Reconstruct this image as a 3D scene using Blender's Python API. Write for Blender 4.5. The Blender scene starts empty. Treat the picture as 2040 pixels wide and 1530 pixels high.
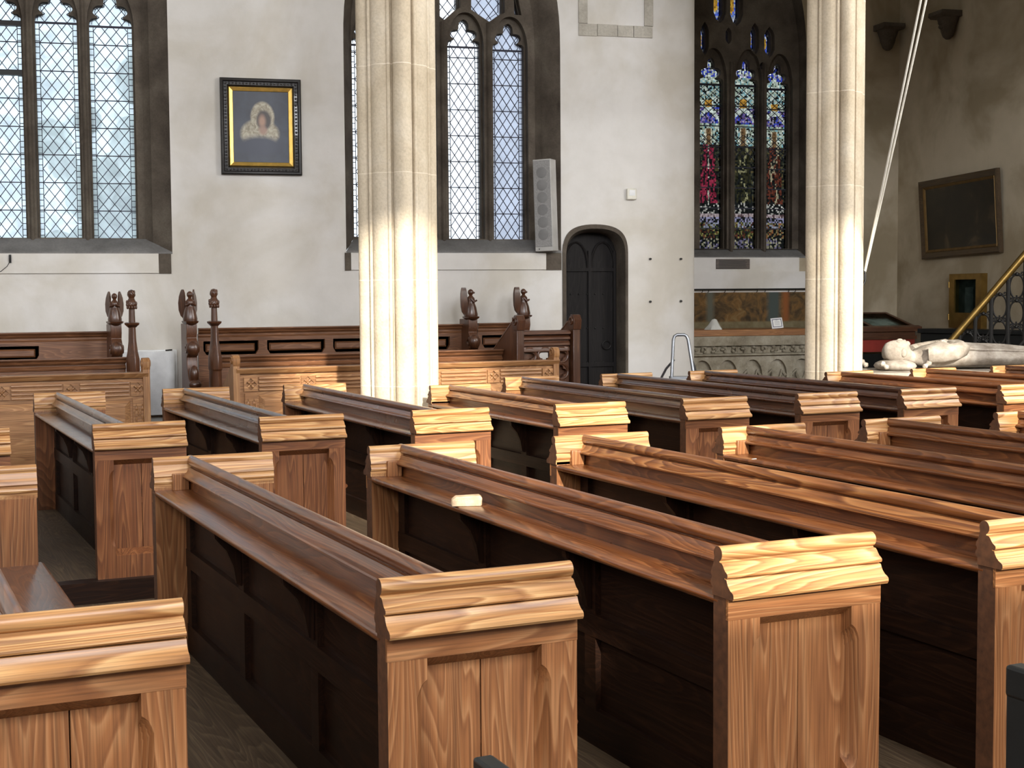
import bpy, bmesh, math, random
from mathutils import Vector, Matrix
from mathutils.geometry import tessellate_polygon
random.seed(7)
D = bpy.data
SC = bpy.context.scene
COL = SC.collection
PI = math.pi

# ------------------------------------------------------------------ camera
F = 2810.6                                   # focal length in pixels of a 2040 px wide frame
YAW, PITCH, ROLL, ZC = 0.43419, 0.06306, -0.00697, 1.597
_f = Vector((math.sin(YAW)*math.cos(PITCH), math.cos(YAW)*math.cos(PITCH), -math.sin(PITCH)))
_r0 = Vector((math.cos(YAW), -math.sin(YAW), 0)); _u0 = _r0.cross(_f)
_c, _s = math.cos(ROLL), math.sin(ROLL)
_r = _r0*_c + _u0*_s; _u = _u0*_c - _r0*_s
CAMP = Vector((0, 0, ZC))
cam = D.objects.new('camera', D.cameras.new('camera')); COL.objects.link(cam)
cam.data.sensor_width = 36; cam.data.lens = F/2040*36; cam.data.clip_end = 400
cam.matrix_world = Matrix(((_r.x, _u.x, -_f.x, 0), (_r.y, _u.y, -_f.y, 0), (_r.z, _u.z, -_f.z, ZC), (0, 0, 0, 1)))
SC.camera = cam

def ray(px, py): return _f + _r*((px-1020)/F) - _u*((py-765)/F)
def at_depth(px, py, d): return CAMP + ray(px, py)*d
def on_y(px, py, Y):
    q = ray(px, py); return CAMP + q*(Y/q.y)
# the church walls stand about ten degrees off the pews
WA = math.radians(-9.94)
EW_ = Vector((math.cos(WA), math.sin(WA), 0)); NW_ = Vector((-math.sin(WA), math.cos(WA), 0))
class Frame:
    """A wall: local x along it, local y into it (away from the room), z up."""
    def __init__(s, org, rz):
        s.o = Vector((org.x, org.y, 0)); s.rz = rz
        s.e = Vector((math.cos(rz), math.sin(rz), 0)); s.n = Vector((-math.sin(rz), math.cos(rz), 0))
    def px(s, px, py, off=0.0):
        q = ray(px, py); t = (s.o + s.n*off - CAMP).dot(s.n)/q.dot(s.n)
        p = CAMP + q*t; return ((p-s.o).dot(s.e), p.z)
    def w(s, x, y, z): return s.o + s.e*x + s.n*y + Vector((0, 0, z))
NF = Frame(at_depth(1020, 588, 16.0), WA)            # wall with the clear windows
GF = Frame(at_depth(1500, 588, 20.0), WA)            # deeper wall with the stained glass
_ca = GF.px(1787, 588)[0]
EF = Frame(GF.w(_ca, 0, 0), WA - PI/2)               # side wall: local x runs towards the camera

# ------------------------------------------------------------------ helpers
def tag(o, label=None, cat=None, group=None, kind=None):
    if label: o['label'] = label
    if cat: o['category'] = cat
    if group: o['group'] = group
    if kind: o['kind'] = kind
    return o
def thing(name, label=None, cat=None, loc=(0, 0, 0), rz=0.0, group=None, kind=None):
    o = D.objects.new(name, None); COL.objects.link(o); o.empty_display_size = .1
    o.location = loc; o.rotation_euler = (0, 0, rz)
    return tag(o, label, cat, group, kind)
class MB:
    def __init__(s): s.v = []; s.f = []
    def add(s, vs, fs):
        b = len(s.v); s.v += [tuple(v) for v in vs]; s.f += [tuple(i+b for i in f) for f in fs]; return s
    def box(s, x0, x1, y0, y1, z0, z1):
        return s.add([(x0,y0,z0),(x1,y0,z0),(x1,y1,z0),(x0,y1,z0),(x0,y0,z1),(x1,y0,z1),(x1,y1,z1),(x0,y1,z1)],
                     [(0,3,2,1),(4,5,6,7),(0,1,5,4),(1,2,6,5),(2,3,7,6),(3,0,4,7)])
    def prism(s, prof, axis, a0, a1):
        n = len(prof)
        def m(p, a):
            return {'x': (a, p[0], p[1]), 'y': (p[0], a, p[1]), 'z': (p[0], p[1], a)}[axis]
        vs = [m(p, a0) for p in prof] + [m(p, a1) for p in prof]
        fs = [(i, (i+1) % n, n+(i+1) % n, n+i) for i in range(n)]
        tri = tessellate_polygon([[Vector((p[0], p[1], 0)) for p in prof]])
        fs += [tuple(t) for t in tri] + [tuple(n+i for i in reversed(t)) for t in tri]
        return s.add(vs, fs)
    def plate(s, outer, holes, y0, y1):
        """flat shape with holes in x-z, from y0 to y1"""
        loops = [list(outer)] + [list(h) for h in holes]
        flat = [p for l in loops for p in l]; n = len(flat)
        tri = tessellate_polygon([[Vector((p[0], p[1], 0)) for p in l] for l in loops])
        vs = [(p[0], y0, p[1]) for p in flat] + [(p[0], y1, p[1]) for p in flat]
        fs = [tuple(t) for t in tri] + [tuple(n+i for i in reversed(t)) for t in tri]
        b = 0
        for l in loops:
            k = len(l)
            fs += [(b+i, b+(i+1) % k, n+b+(i+1) % k, n+b+i) for i in range(k)]; b += k
        return s.add(vs, fs)
    def loft(s, loops, closed=True, caps=False):
        k = len(loops[0]); vs = [p for l in loops for p in l]; fs = []
        for j in range(len(loops)-1):
            for i in range(k if closed else k-1):
                fs.append((j*k+i, j*k+(i+1) % k, (j+1)*k+(i+1) % k, (j+1)*k+i))
        if caps:
            fs.append(tuple(range(k-1, -1, -1))); fs.append(tuple((len(loops)-1)*k+i for i in range(k)))
        return s.add(vs, fs)
    def tube(s, pts, r, n=8, r2=None, closed=False):
        pts = [Vector(p) for p in pts]; loops = []; N = len(pts); prev = None
        for i, p in enumerate(pts):
            if closed: t = pts[(i+1) % N]-pts[i-1]
            else: t = pts[min(i+1, N-1)]-pts[max(i-1, 0)]
            t.normalize()
            if prev is None:
                a = Vector((0, 0, 1)) if abs(t.z) < .9 else Vector((1, 0, 0)); u = t.cross(a).normalized()
            else: u = (prev - t*prev.dot(t)).normalized()
            prev = u; w = t.cross(u); rr = r if r2 is None else r+(r2-r)*i/(N-1)
            loops.append([p+u*(rr*math.cos(2*PI*k/n))+w*(rr*math.sin(2*PI*k/n)) for k in range(n)])
        if closed: loops.append(loops[0]); return s.loft(loops)
        return s.loft(loops, caps=True)
    def lathe(s, prof, c=(0, 0, 0), n=24, sx=1.0, sy=1.0):
        loops = [[(c[0]+r*sx*math.cos(2*PI*k/n), c[1]+r*sy*math.sin(2*PI*k/n), c[2]+z) for k in range(n)] for r, z in prof]
        return s.loft(loops, caps=True)
    def ball(s, c, rx, ry=None, rz=None, n=14, m=9, M=None):
        ry = rx if ry is None else ry; rz = rx if rz is None else rz
        loops = []
        for j in range(m+1):
            a = -PI/2 + PI*j/m; cr = max(math.cos(a), .02)
            l = [Vector((rx*cr*math.cos(2*PI*k/n), ry*cr*math.sin(2*PI*k/n), rz*math.sin(a))) for k in range(n)]
            if M: l = [M @ p for p in l]
            loops.append([p+Vector(c) for p in l])
        return s.loft(loops, caps=True)
    def xf(s, M): s.v = [tuple(M @ Vector(v)) for v in s.v]; return s
    def mesh(s, name, mats, angle=38):
        me = D.meshes.new(name); me.from_pydata(s.v, [], s.f); me.update()
        bm = bmesh.new(); bm.from_mesh(me); bmesh.ops.recalc_face_normals(bm, faces=bm.faces[:]); bm.to_mesh(me); bm.free()
        for m in (mats if isinstance(mats, (list, tuple)) else [mats]): me.materials.append(m)
        if angle:
            me.polygons.foreach_set('use_smooth', [True]*len(me.polygons)); me.set_sharp_from_angle(angle=math.radians(angle))
        return me
    def build(s, name, mat, parent=None, loc=None, rz=0.0, angle=38):
        return link(name, s.mesh(name, mat, angle), parent, loc, rz)
def link(name, me, parent=None, loc=None, rz=0.0):
    o = D.objects.new(name, me); COL.objects.link(o)
    if parent: o.parent = parent
    if loc is not None: o.location = loc
    if rz: o.rotation_euler = (0, 0, rz)
    return o
def bevel(o, w, seg=2):
    m = o.modifiers.new('bevel', 'BEVEL'); m.width = w; m.segments = seg; m.limit_method = 'ANGLE'; m.angle_limit = math.radians(40)
    return o
def arc(cx, cz, r, a0, a1, n):
    return [(cx+r*math.cos(math.radians(a0+(a1-a0)*i/n)), cz+r*math.sin(math.radians(a0+(a1-a0)*i/n))) for i in range(n+1)]

# ------------------------------------------------------------------ materials
def mk(name):
    m = D.materials.new(name); m.use_nodes = True; nt = m.node_tree; nt.nodes.clear()
    out = nt.nodes.new('ShaderNodeOutputMaterial'); b = nt.nodes.new('ShaderNodeBsdfPrincipled')
    nt.links.new(b.outputs[0], out.inputs[0]); return m, nt, b
def ramp(nt, stops):
    n = nt.nodes.new('ShaderNodeValToRGB'); e = n.color_ramp.elements
    while len(e) < len(stops): e.new(.5)
    for k, (p, c) in zip(e, stops): k.position = p; k.color = (*c, 1)
    return n
def coords(nt, scale, rnd=True, src='Object'):
    tc = nt.nodes.new('ShaderNodeTexCoord'); mp = nt.nodes.new('ShaderNodeMapping'); mp.inputs['Scale'].default_value = scale
    if rnd:
        oi = nt.nodes.new('ShaderNodeObjectInfo'); ad = nt.nodes.new('ShaderNodeVectorMath'); ad.operation = 'ADD'
        ml = nt.nodes.new('ShaderNodeVectorMath'); ml.operation = 'SCALE'; ml.inputs['Scale'].default_value = 1
        cb = nt.nodes.new('ShaderNodeCombineXYZ')
        for i, k in enumerate((37., 53., 19.)):
            mm = nt.nodes.new('ShaderNodeMath'); mm.operation = 'MULTIPLY'; mm.inputs[1].default_value = k
            nt.links.new(oi.outputs['Random'], mm.inputs[0]); nt.links.new(mm.outputs[0], cb.inputs[i])
        nt.links.new(tc.outputs[src], ad.inputs[0]); nt.links.new(cb.outputs[0], ad.inputs[1]); nt.links.new(ad.outputs[0], mp.inputs[0])
    else: nt.links.new(tc.outputs[src], mp.inputs[0])
    return mp.outputs[0]
def noise(nt, vec, scale, detail=4, dist=0.0, rough=.55):
    n = nt.nodes.new('ShaderNodeTexNoise'); n.inputs['Scale'].default_value = scale; n.inputs['Detail'].default_value = detail
    n.inputs['Distortion'].default_value = dist; n.inputs['Roughness'].default_value = rough
    nt.links.new(vec, n.inputs['Vector']); return n.outputs['Fac']
def mixc(nt, fac, a, b, mode='MIX'):
    n = nt.nodes.new('ShaderNodeMix'); n.data_type = 'RGBA'; n.blend_type = mode
    for sock, v in ((n.inputs['Factor'], fac), (n.inputs['A'], a), (n.inputs['B'], b)):
        pass
    ins = [i for i in n.inputs if i.type == 'RGBA']
    if isinstance(fac, (int, float)): n.inputs[0].default_value = fac
    else: nt.links.new(fac, n.inputs[0])
    for sock, v in zip(ins, (a, b)):
        if isinstance(v, tuple): sock.default_value = (*v, 1)
        else: nt.links.new(v, sock)
    return [o for o in n.outputs if o.type == 'RGBA'][0]
def wood(name, axis, dark, mid, light, rough=.35, figure=.5, coat=.25, fine=1.0, rings=24):
    """growth-ring figure (sharp late wood lines) drawn out along the grain, plus fine fibres"""
    m, nt, b = mk(name)
    def st(al, ac): return {'x': (al, ac, ac), 'y': (ac, al, ac), 'z': (ac, ac, al)}[axis]
    n1 = noise(nt, coords(nt, st(.55, 5.5)), 1.0, 2, .35, .4)
    mu = nt.nodes.new('ShaderNodeMath'); mu.operation = 'MULTIPLY'; mu.inputs[1].default_value = rings; nt.links.new(n1, mu.inputs[0])
    fr = nt.nodes.new('ShaderNodeMath'); fr.operation = 'FRACT'; nt.links.new(mu.outputs[0], fr.inputs[0])
    d2 = tuple(lerp_(m_, d_, figure) for m_, d_ in zip(mid, dark))
    r1 = ramp(nt, [(.0, tuple(lerp_(m_, d_, figure*.5) for m_, d_ in zip(mid, dark))), (.10, light), (.45, mid), (.80, tuple(lerp_(m_, d_, figure*.5) for m_, d_ in zip(mid, dark))), (.92, d2), (1.0, tuple(lerp_(m_, d_, figure*.5) for m_, d_ in zip(mid, dark)))]); nt.links.new(fr.outputs[0], r1.inputs[0])
    c = r1.outputs[0]
    n2 = noise(nt, coords(nt, st(3.5, 170)), 1.0, 3)
    r3 = ramp(nt, [(.32, (1-.50*fine,)*3), (.60, (1, 1, 1))]); nt.links.new(n2, r3.inputs[0])
    c = mixc(nt, .8, c, r3.outputs[0], 'MULTIPLY')
    n4 = noise(nt, coords(nt, st(1.0, 22)), 1.0, 3); r6 = ramp(nt, [(.3, (.68, .64, .60)), (.6, (1, 1, 1))]); nt.links.new(n4, r6.inputs[0])
    c = mixc(nt, .7, c, r6.outputs[0], 'MULTIPLY')
    nb = noise(nt, coords(nt, (1.3, 1.3, 1.3)), 1.6, 3)
    r4 = ramp(nt, [(.3, (.74, .70, .66)), (.65, (1, 1, 1))]); nt.links.new(nb, r4.inputs[0])
    c = mixc(nt, .8, c, r4.outputs[0], 'MULTIPLY')
    nt.links.new(c, b.inputs['Base Color'])
    rr = nt.nodes.new('ShaderNodeMapRange'); rr.inputs['To Min'].default_value = rough-.08; rr.inputs['To Max'].default_value = rough+.15
    nt.links.new(nb, rr.inputs['Value']); nt.links.new(rr.outputs[0], b.inputs['Roughness'])
    b.inputs['Coat Weight'].default_value = coat; b.inputs['Coat Roughness'].default_value = .22
    bp = nt.nodes.new('ShaderNodeBump'); bp.inputs['Strength'].default_value = .25*fine; bp.inputs['Distance'].default_value = .002
    nt.links.new(n2, bp.inputs['Height']); nt.links.new(bp.outputs[0], b.inputs['Normal'])
    return m
def lerp_(a, b, t): return a+(b-a)*t
def plain(name, col, rough=.5, metal=0.0, var=.15, scale=6, coat=0.0, bump=0.0, spec=.5):
    m, nt, b = mk(name)
    n = noise(nt, coords(nt, (1, 1, 1)), scale, 5)
    r = ramp(nt, [(.3, tuple(c*(1-var) for c in col)), (.7, tuple(min(1, c*(1+var)) for c in col))]); nt.links.new(n, r.inputs[0])
    nt.links.new(r.outputs[0], b.inputs['Base Color'])
    b.inputs['Roughness'].default_value = rough; b.inputs['Metallic'].default_value = metal; b.inputs['Coat Weight'].default_value = coat
    b.inputs['Specular IOR Level'].default_value = spec
    if bump:
        bp = nt.nodes.new('ShaderNodeBump'); bp.inputs['Strength'].default_value = bump; bp.inputs['Distance'].default_value = .01
        nt.links.new(noise(nt, coords(nt, (1, 1, 1)), scale*6, 4), bp.inputs['Height']); nt.links.new(bp.outputs[0], b.inputs['Normal'])
    return m
def stone(name, a, b_, c_, scale=3, course=0.0, rough=.85, bump=.35):
    m, nt, b = mk(name)
    v = coords(nt, (1, 1, 1), rnd=False)
    n = noise(nt, v, scale, 8, .3, .6)
    r = ramp(nt, [(.3, a), (.52, b_), (.72, c_)]); nt.links.new(n, r.inputs[0]); c = r.outputs[0]
    n2 = noise(nt, v, 45, 3); r2 = ramp(nt, [(.3, (.8, .8, .8)), (.6, (1, 1, 1))]); nt.links.new(n2, r2.inputs[0])
    c = mixc(nt, .7, c, r2.outputs[0], 'MULTIPLY')
    if course:
        sx = nt.nodes.new('ShaderNodeSeparateXYZ'); nt.links.new(v, sx.inputs[0])
        mo = nt.nodes.new('ShaderNodeMath'); mo.operation = 'MODULO'; mo.inputs[1].default_value = course
        ad = nt.nodes.new('ShaderNodeMath'); ad.operation = 'ADD'; ad.inputs[1].default_value = 20*course
        nt.links.new(sx.outputs['Z'], ad.inputs[0]); nt.links.new(ad.outputs[0], mo.inputs[0])
        lt = nt.nodes.new('ShaderNodeMath'); lt.operation = 'LESS_THAN'; lt.inputs[1].default_value = .008; nt.links.new(mo.outputs[0], lt.inputs[0])
        c = mixc(nt, lt.outputs[0], c, tuple(x*1.05 for x in c_))
        # every course of stone has a tone of its own
        dv = nt.nodes.new('ShaderNodeMath'); dv.operation = 'DIVIDE'; dv.inputs[1].default_value = course; nt.links.new(ad.outputs[0], dv.inputs[0])
        fl = nt.nodes.new('ShaderNodeMath'); fl.operation = 'FLOOR'; nt.links.new(dv.outputs[0], fl.inputs[0])
        wn = nt.nodes.new('ShaderNodeTexWhiteNoise'); wn.noise_dimensions = '1D'; nt.links.new(fl.outputs[0], wn.inputs['W'])
        r5 = ramp(nt, [(0, (.86, .83, .78)), (1, (1, 1, 1))]); nt.links.new(wn.outputs['Value'], r5.inputs[0])
        c = mixc(nt, 1.0, c, r5.outputs[0], 'MULTIPLY')
    nt.links.new(c, b.inputs['Base Color']); b.inputs['Roughness'].default_value = rough; b.inputs['Specular IOR Level'].default_value = .25
    bp = nt.nodes.new('ShaderNodeBump'); bp.inputs['Strength'].default_value = bump; bp.inputs['Distance'].default_value = .012
    nt.links.new(n2, bp.inputs['Height']); nt.links.new(bp.outputs[0], b.inputs['Normal'])
    return m
def plaster(name, col, stain):
    m, nt, b = mk(name)
    v = coords(nt, (1, 1, 1), rnd=False)
    n = noise(nt, v, .8, 6, .5); r = ramp(nt, [(.38, stain), (.56, col)]); nt.links.new(n, r.inputs[0])
    n2 = noise(nt, v, 4, 5); r2 = ramp(nt, [(.3, (.93, .93, .92)), (.6, (1, 1, 1))]); nt.links.new(n2, r2.inputs[0])
    c = mixc(nt, 1.0, r.outputs[0], r2.outputs[0], 'MULTIPLY')
    nt.links.new(c, b.inputs['Base Color']); b.inputs['Roughness'].default_value = .9; b.inputs['Specular IOR Level'].default_value = .2
    bp = nt.nodes.new('ShaderNodeBump'); bp.inputs['Strength'].default_value = .2; bp.inputs['Distance'].default_value = .01
    nt.links.new(noise(nt, v, 14, 5), bp.inputs['Height']); nt.links.new(bp.outputs[0], b.inputs['Normal'])
    return m
def glass(name, tint, frost, mottled=.25):
    """old window glass: partly clear, partly scattering"""
    m = D.materials.new(name); m.use_nodes = True; nt = m.node_tree; nt.nodes.clear()
    out = nt.nodes.new('ShaderNodeOutputMaterial'); t = nt.nodes.new('ShaderNodeBsdfTransparent'); tr = nt.nodes.new('ShaderNodeBsdfTranslucent')
    mx = nt.nodes.new('ShaderNodeMixShader')
    n = noise(nt, coords(nt, (1, 1, 1)), 5, 4, 1.0)
    r = ramp(nt, [(.3, tuple(c*(1-mottled) for c in tint)), (.62, tint)]); nt.links.new(n, r.inputs[0])
    nt.links.new(r.outputs[0], t.inputs[0]); nt.links.new(r.outputs[0], tr.inputs[0])
    mx.inputs[0].default_value = frost; nt.links.new(t.outputs[0], mx.inputs[1]); nt.links.new(tr.outputs[0], mx.inputs[2])
    nt.links.new(mx.outputs[0], out.inputs[0]); return m
M = {}
CAPC = ((.24, .085, .026), (.56, .285, .105), (.72, .43, .19))
ENDC = ((.15, .050, .017), (.33, .135, .048), (.43, .205, .085))
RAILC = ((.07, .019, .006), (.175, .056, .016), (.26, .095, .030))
DARKC = ((.010, .004, .002), (.019, .007, .003), (.032, .012, .005))  # near-black: shade of the wells under the shelves put into the colour
for ax in 'xyz':
    M['cap'+ax] = wood('worn pale pew wood '+ax, ax, *CAPC, rough=.42, figure=.62, coat=.15)
    M['end'+ax] = wood('brown pew wood '+ax, ax, *ENDC, rough=.40, figure=.45, coat=.15)
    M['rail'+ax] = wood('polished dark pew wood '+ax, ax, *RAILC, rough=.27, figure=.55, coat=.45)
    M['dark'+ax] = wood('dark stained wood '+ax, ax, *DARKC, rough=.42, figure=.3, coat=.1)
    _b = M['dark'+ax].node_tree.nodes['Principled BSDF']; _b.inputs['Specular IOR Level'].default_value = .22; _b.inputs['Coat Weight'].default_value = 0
    M['oak'+ax] = wood('stall oak '+ax, ax, (.11, .042, .018), (.20, .082, .034), (.28, .125, .056), rough=.40, figure=.3, coat=.15)
    M['oakd'+ax] = wood('dark stall oak '+ax, ax, (.07, .024, .010), (.115, .042, .017), (.16, .064, .027), rough=.40, figure=.3, coat=.2)
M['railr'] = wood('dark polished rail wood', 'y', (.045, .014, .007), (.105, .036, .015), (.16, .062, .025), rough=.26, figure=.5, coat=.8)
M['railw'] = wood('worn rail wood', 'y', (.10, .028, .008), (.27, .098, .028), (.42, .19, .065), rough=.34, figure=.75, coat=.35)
for ax in 'xyz': M['honey'+ax] = wood('honey oak '+ax, ax, (.22, .085, .03), (.41, .20, .08), (.54, .29, .125), rough=.40, figure=.3, coat=.15)
M['grain'] = plain('dark end grain', (.085, .033, .013), .6, 0, .35, 40)  # end grain colour, darkened to carry the shade of the side faces
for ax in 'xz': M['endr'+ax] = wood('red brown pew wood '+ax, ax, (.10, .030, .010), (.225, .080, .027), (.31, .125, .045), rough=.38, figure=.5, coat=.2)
M['carved'] = wood('carved oak', 'z', (.045, .015, .007), (.085, .030, .012), (.13, .05, .02), rough=.32, figure=.2, coat=.4)
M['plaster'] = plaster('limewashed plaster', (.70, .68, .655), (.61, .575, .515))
M['plaster_warm'] = plaster('aged plaster with dimness', (.50, .43, .32), (.33, .27, .18))  # base darkened too, so dim chapel light is partly in the colour
M['pier'] = stone('pillar limestone', (.50, .42, .31), (.62, .54, .42), (.70, .63, .52), 2.2, course=.86)
M['dkstone'] = stone('dark window stone', (.055, .043, .033), (.10, .082, .064), (.15, .128, .10), 2.5)
M['sillstone'] = stone('grey sill stone', (.13, .125, .12), (.19, .185, .18), (.25, .245, .235), 2.5)
M['palestone'] = stone('pale rubble stone', (.34, .31, .26), (.46, .43, .37), (.56, .53, .47), 4)
M['tomb'] = stone('weathered tomb stone', (.20, .17, .12), (.33, .295, .225), (.45, .41, .33), 5)
M['marble'] = stone('worn effigy stone', (.20, .165, .13), (.35, .305, .255), (.50, .455, .40), 6, rough=.6, bump=.2)
M['lead'] = plain('lead cames', (.012, .012, .03), .6)
M['iron'] = plain('black iron', (.012, .011, .010), .45, .3)
M['brass'] = plain('old brass', (.30, .19, .055), .35, .9, .2, 9)
M['gilt'] = plain('gilded wood', (.80, .52, .13), .32, .8, .15, 18)
M['ebony'] = plain('black carved frame', (.012, .010, .010), .35, 0, .3, 30, coat=.3)
M['alu'] = plain('aluminium', (.36, .38, .41), .42, .9, .15, 12)
M['white'] = plain('white painted metal', (.74, .75, .76), .45)
M['cream'] = plain('cream plastic', (.66, .64, .56), .4)
M['grey'] = plain('light grey speaker case', (.45, .44, .42), .5)
M['grille'] = plain('grey speaker grille', (.27, .265, .26), .65, 0, .2, 60)
M['grilled'] = plain('dark speaker cone', (.20, .197, .195), .7)
M['doorwood'] = wood('black oak door', 'z', (.007, .006, .006), (.012, .010, .010), (.018, .015, .014), rough=.6, figure=.2, coat=.0)
M['doorwood'].node_tree.nodes['Principled BSDF'].inputs['Specular IOR Level'].default_value = .2
M['blackwood'] = plain('black painted wood', (.009, .010, .010), .45, 0, .25, 8, spec=.3)
M['rope'] = plain('white rope', (.72, .70, .62), .8)
M['paper'] = plain('white paper', (.80, .80, .78), .6, 0, .03)
M['ink'] = plain('dark ink', (.05, .06, .10), .7)
M['redcloth'] = plain('red cloth', (.28, .03, .02), .85)
M['glassy'] = glass('display glass', (.75, .8, .78), .15)

# ------------------------------------------------------------------ room: floor, platforms, walls
def structure(name, mb, mat, **k):
    o = mb.build(name, mat, **k); o['kind'] = 'structure'; return o
M['floor'] = wood('worn floor boards', 'y', (.06, .036, .018), (.11, .07, .038), (.16, .11, .062), rough=.6, figure=.35, coat=0)
structure('floor', MB().box(-12, 26, -8, 30, -.40, -.12), M['floor'])
structure('floor_platform_front', MB().box(-6, 16, 2.2, 6.62, -.12, 0), M['floor'])
structure('floor_platform_rear', MB().box(-6, 26, 8.22, 30, -.12, 0), M['floor'])
structure('trim_platform_kerb', MB().box(-6, 16, 8.10, 8.22, -.119, .002), M['darkx'])
structure('trim_platform_kerb', MB().box(-6, 16, 6.62, 6.72, -.119, .002), M['darkx'])

def arch(x0, x1, zb, zs, za, n=16, p=1.9):
    xm, hw = (x0+x1)/2, (x1-x0)/2
    right = [(xm+hw*(1-(i/n)**p), zs+(za-zs)*math.sin(i/n*PI/2)**.9) for i in range(n+1)]
    left = [(2*xm-x, z) for x, z in reversed(right[:-1])]
    return [(x0, zb), (x1, zb)] + right + left
def lerp(a, b, t): return a+(b-a)*t

# ---- windows of clear leaded glass
CUSP = [(1, 0), (1.0, .10), (.97, .22), (.88, .31), (.76, .33), (.63, .36), (.60, .42), (.70, .48), (.80, .58), (.83, .70), (.77, .84), (.64, .93),
        (.48, .96), (.35, .96), (.30, 1.02), (.31, 1.16), (.28, 1.34), (.17, 1.50), (0, 1.58)]
def cusped(x0, x1, zb, zs, k=1.0):
    xm, hw = (x0+x1)/2, (x1-x0)/2
    R = [(xm+hw*x, zs+hw*z*k) for x, z in CUSP]
    return [(x0, zb), (x1, zb)] + R + [(2*xm-x, z) for x, z in reversed(R[:-1])]
def inside(p, poly):
    x, y = p; r = False; j = len(poly)-1
    for i in range(len(poly)):
        xi, yi = poly[i]; xj, yj = poly[j]
        if (yi > y) != (yj > y) and x < (xj-xi)*(y-yi)/(yj-yi)+xi: r = not r
        j = i
    return r
def clip(a, b, poly, n=60):
    out = []; cur = None
    for i in range(n+1):
        t = i/n; p = (lerp(a[0], b[0], t), lerp(a[1], b[1], t))
        if inside(p, poly): cur = (cur[0], p) if cur else (p, p)
        elif cur: out.append(cur); cur = None
    if cur: out.append(cur)
    return [s for s in out if math.dist(*s) > .012]
def strip(mb, a, b, w, y0, y1):
    d = Vector((b[0]-a[0], b[1]-a[1])); 
    if d.length < 1e-4: return
    n = Vector((-d.y, d.x)).normalized()*w/2
    mb.plate([(a[0]+n.x, a[1]+n.y), (a[0]-n.x, a[1]-n.y), (b[0]-n.x, b[1]-n.y), (b[0]+n.x, b[1]+n.y)], [], y0, y1)
def leading(x0, x1, zb, zs, head, yg, bar0=0.0):
    mb = MB(); bars = MB(); b = .042; poly = head
    for e in (x0+b, x1-b): strip(mb, (e, zb), (e, zs), .007, yg-.006, yg+.006)
    z = zb+.03
    while z < zs:
        strip(mb, (x0, z), (x0+b, z), .007, yg-.006, yg+.006); strip(mb, (x1-b, z), (x1, z), .007, yg-.006, yg+.006); z += .062
    dw, dh = (x1-x0-2*b)/3, .147
    inner = [(x0+b, zb), (x1-b, zb), (x1-b, zs), (x0+b, zs)]
    H = zs-zb+2
    for sgn in (1, -1):
        for i in range(-4, int(H/dh)+8):
            z0 = zb+i*dh; xa, xb = x0+b, x1-b
            a, c = ((xa, z0), (xb, z0+sgn*3*dh))
            for s in clip(a, c, inner): strip(mb, *s, .0075, yg-.005, yg+.005)
            for s in clip(a, c, [p for p in poly if p[1] >= zs-1e-6]): strip(mb, *s, .0075, yg-.005, yg+.005)
    z = zb+2*dh+bar0
    while z < zs-.06: strip(bars, (x0, z), (x1, z), .010, yg-.016, yg-.004); z += 2*dh
    strip(bars, (x0, zs), (x1, zs), .022, yg-.016, yg-.002)
    # came following the foils of the head
    hp = [p for p in poly if p[1] >= zs-1e-6]; cx = (x0+x1)/2; cz = zs+.16
    ins = [(lerp(p[0], cx, .13), lerp(p[1], cz, .13)) for p in hp]
    for i in range(len(ins)-1): strip(mb, ins[i], ins[i+1], .0065, yg-.005, yg+.005)
    for i in range(2, len(ins)-1, 4): strip(mb, ins[i], hp[i], .0065, yg-.005, yg+.005)
    return mb, bars
RD = .40                                              # depth of the glass behind the wall face
gl_clear = glass('clear old quarries', (.96, .98, 1.0), .22, .06)
gl_green = glass('greenish old quarries', (.90, .965, 1.0), .50, .22)
gl_pale = glass('pale quarries with dull outside light', (.74, .77, .84), .55, .10)  # duller outside light behind these panes put into the grey tint
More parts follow.
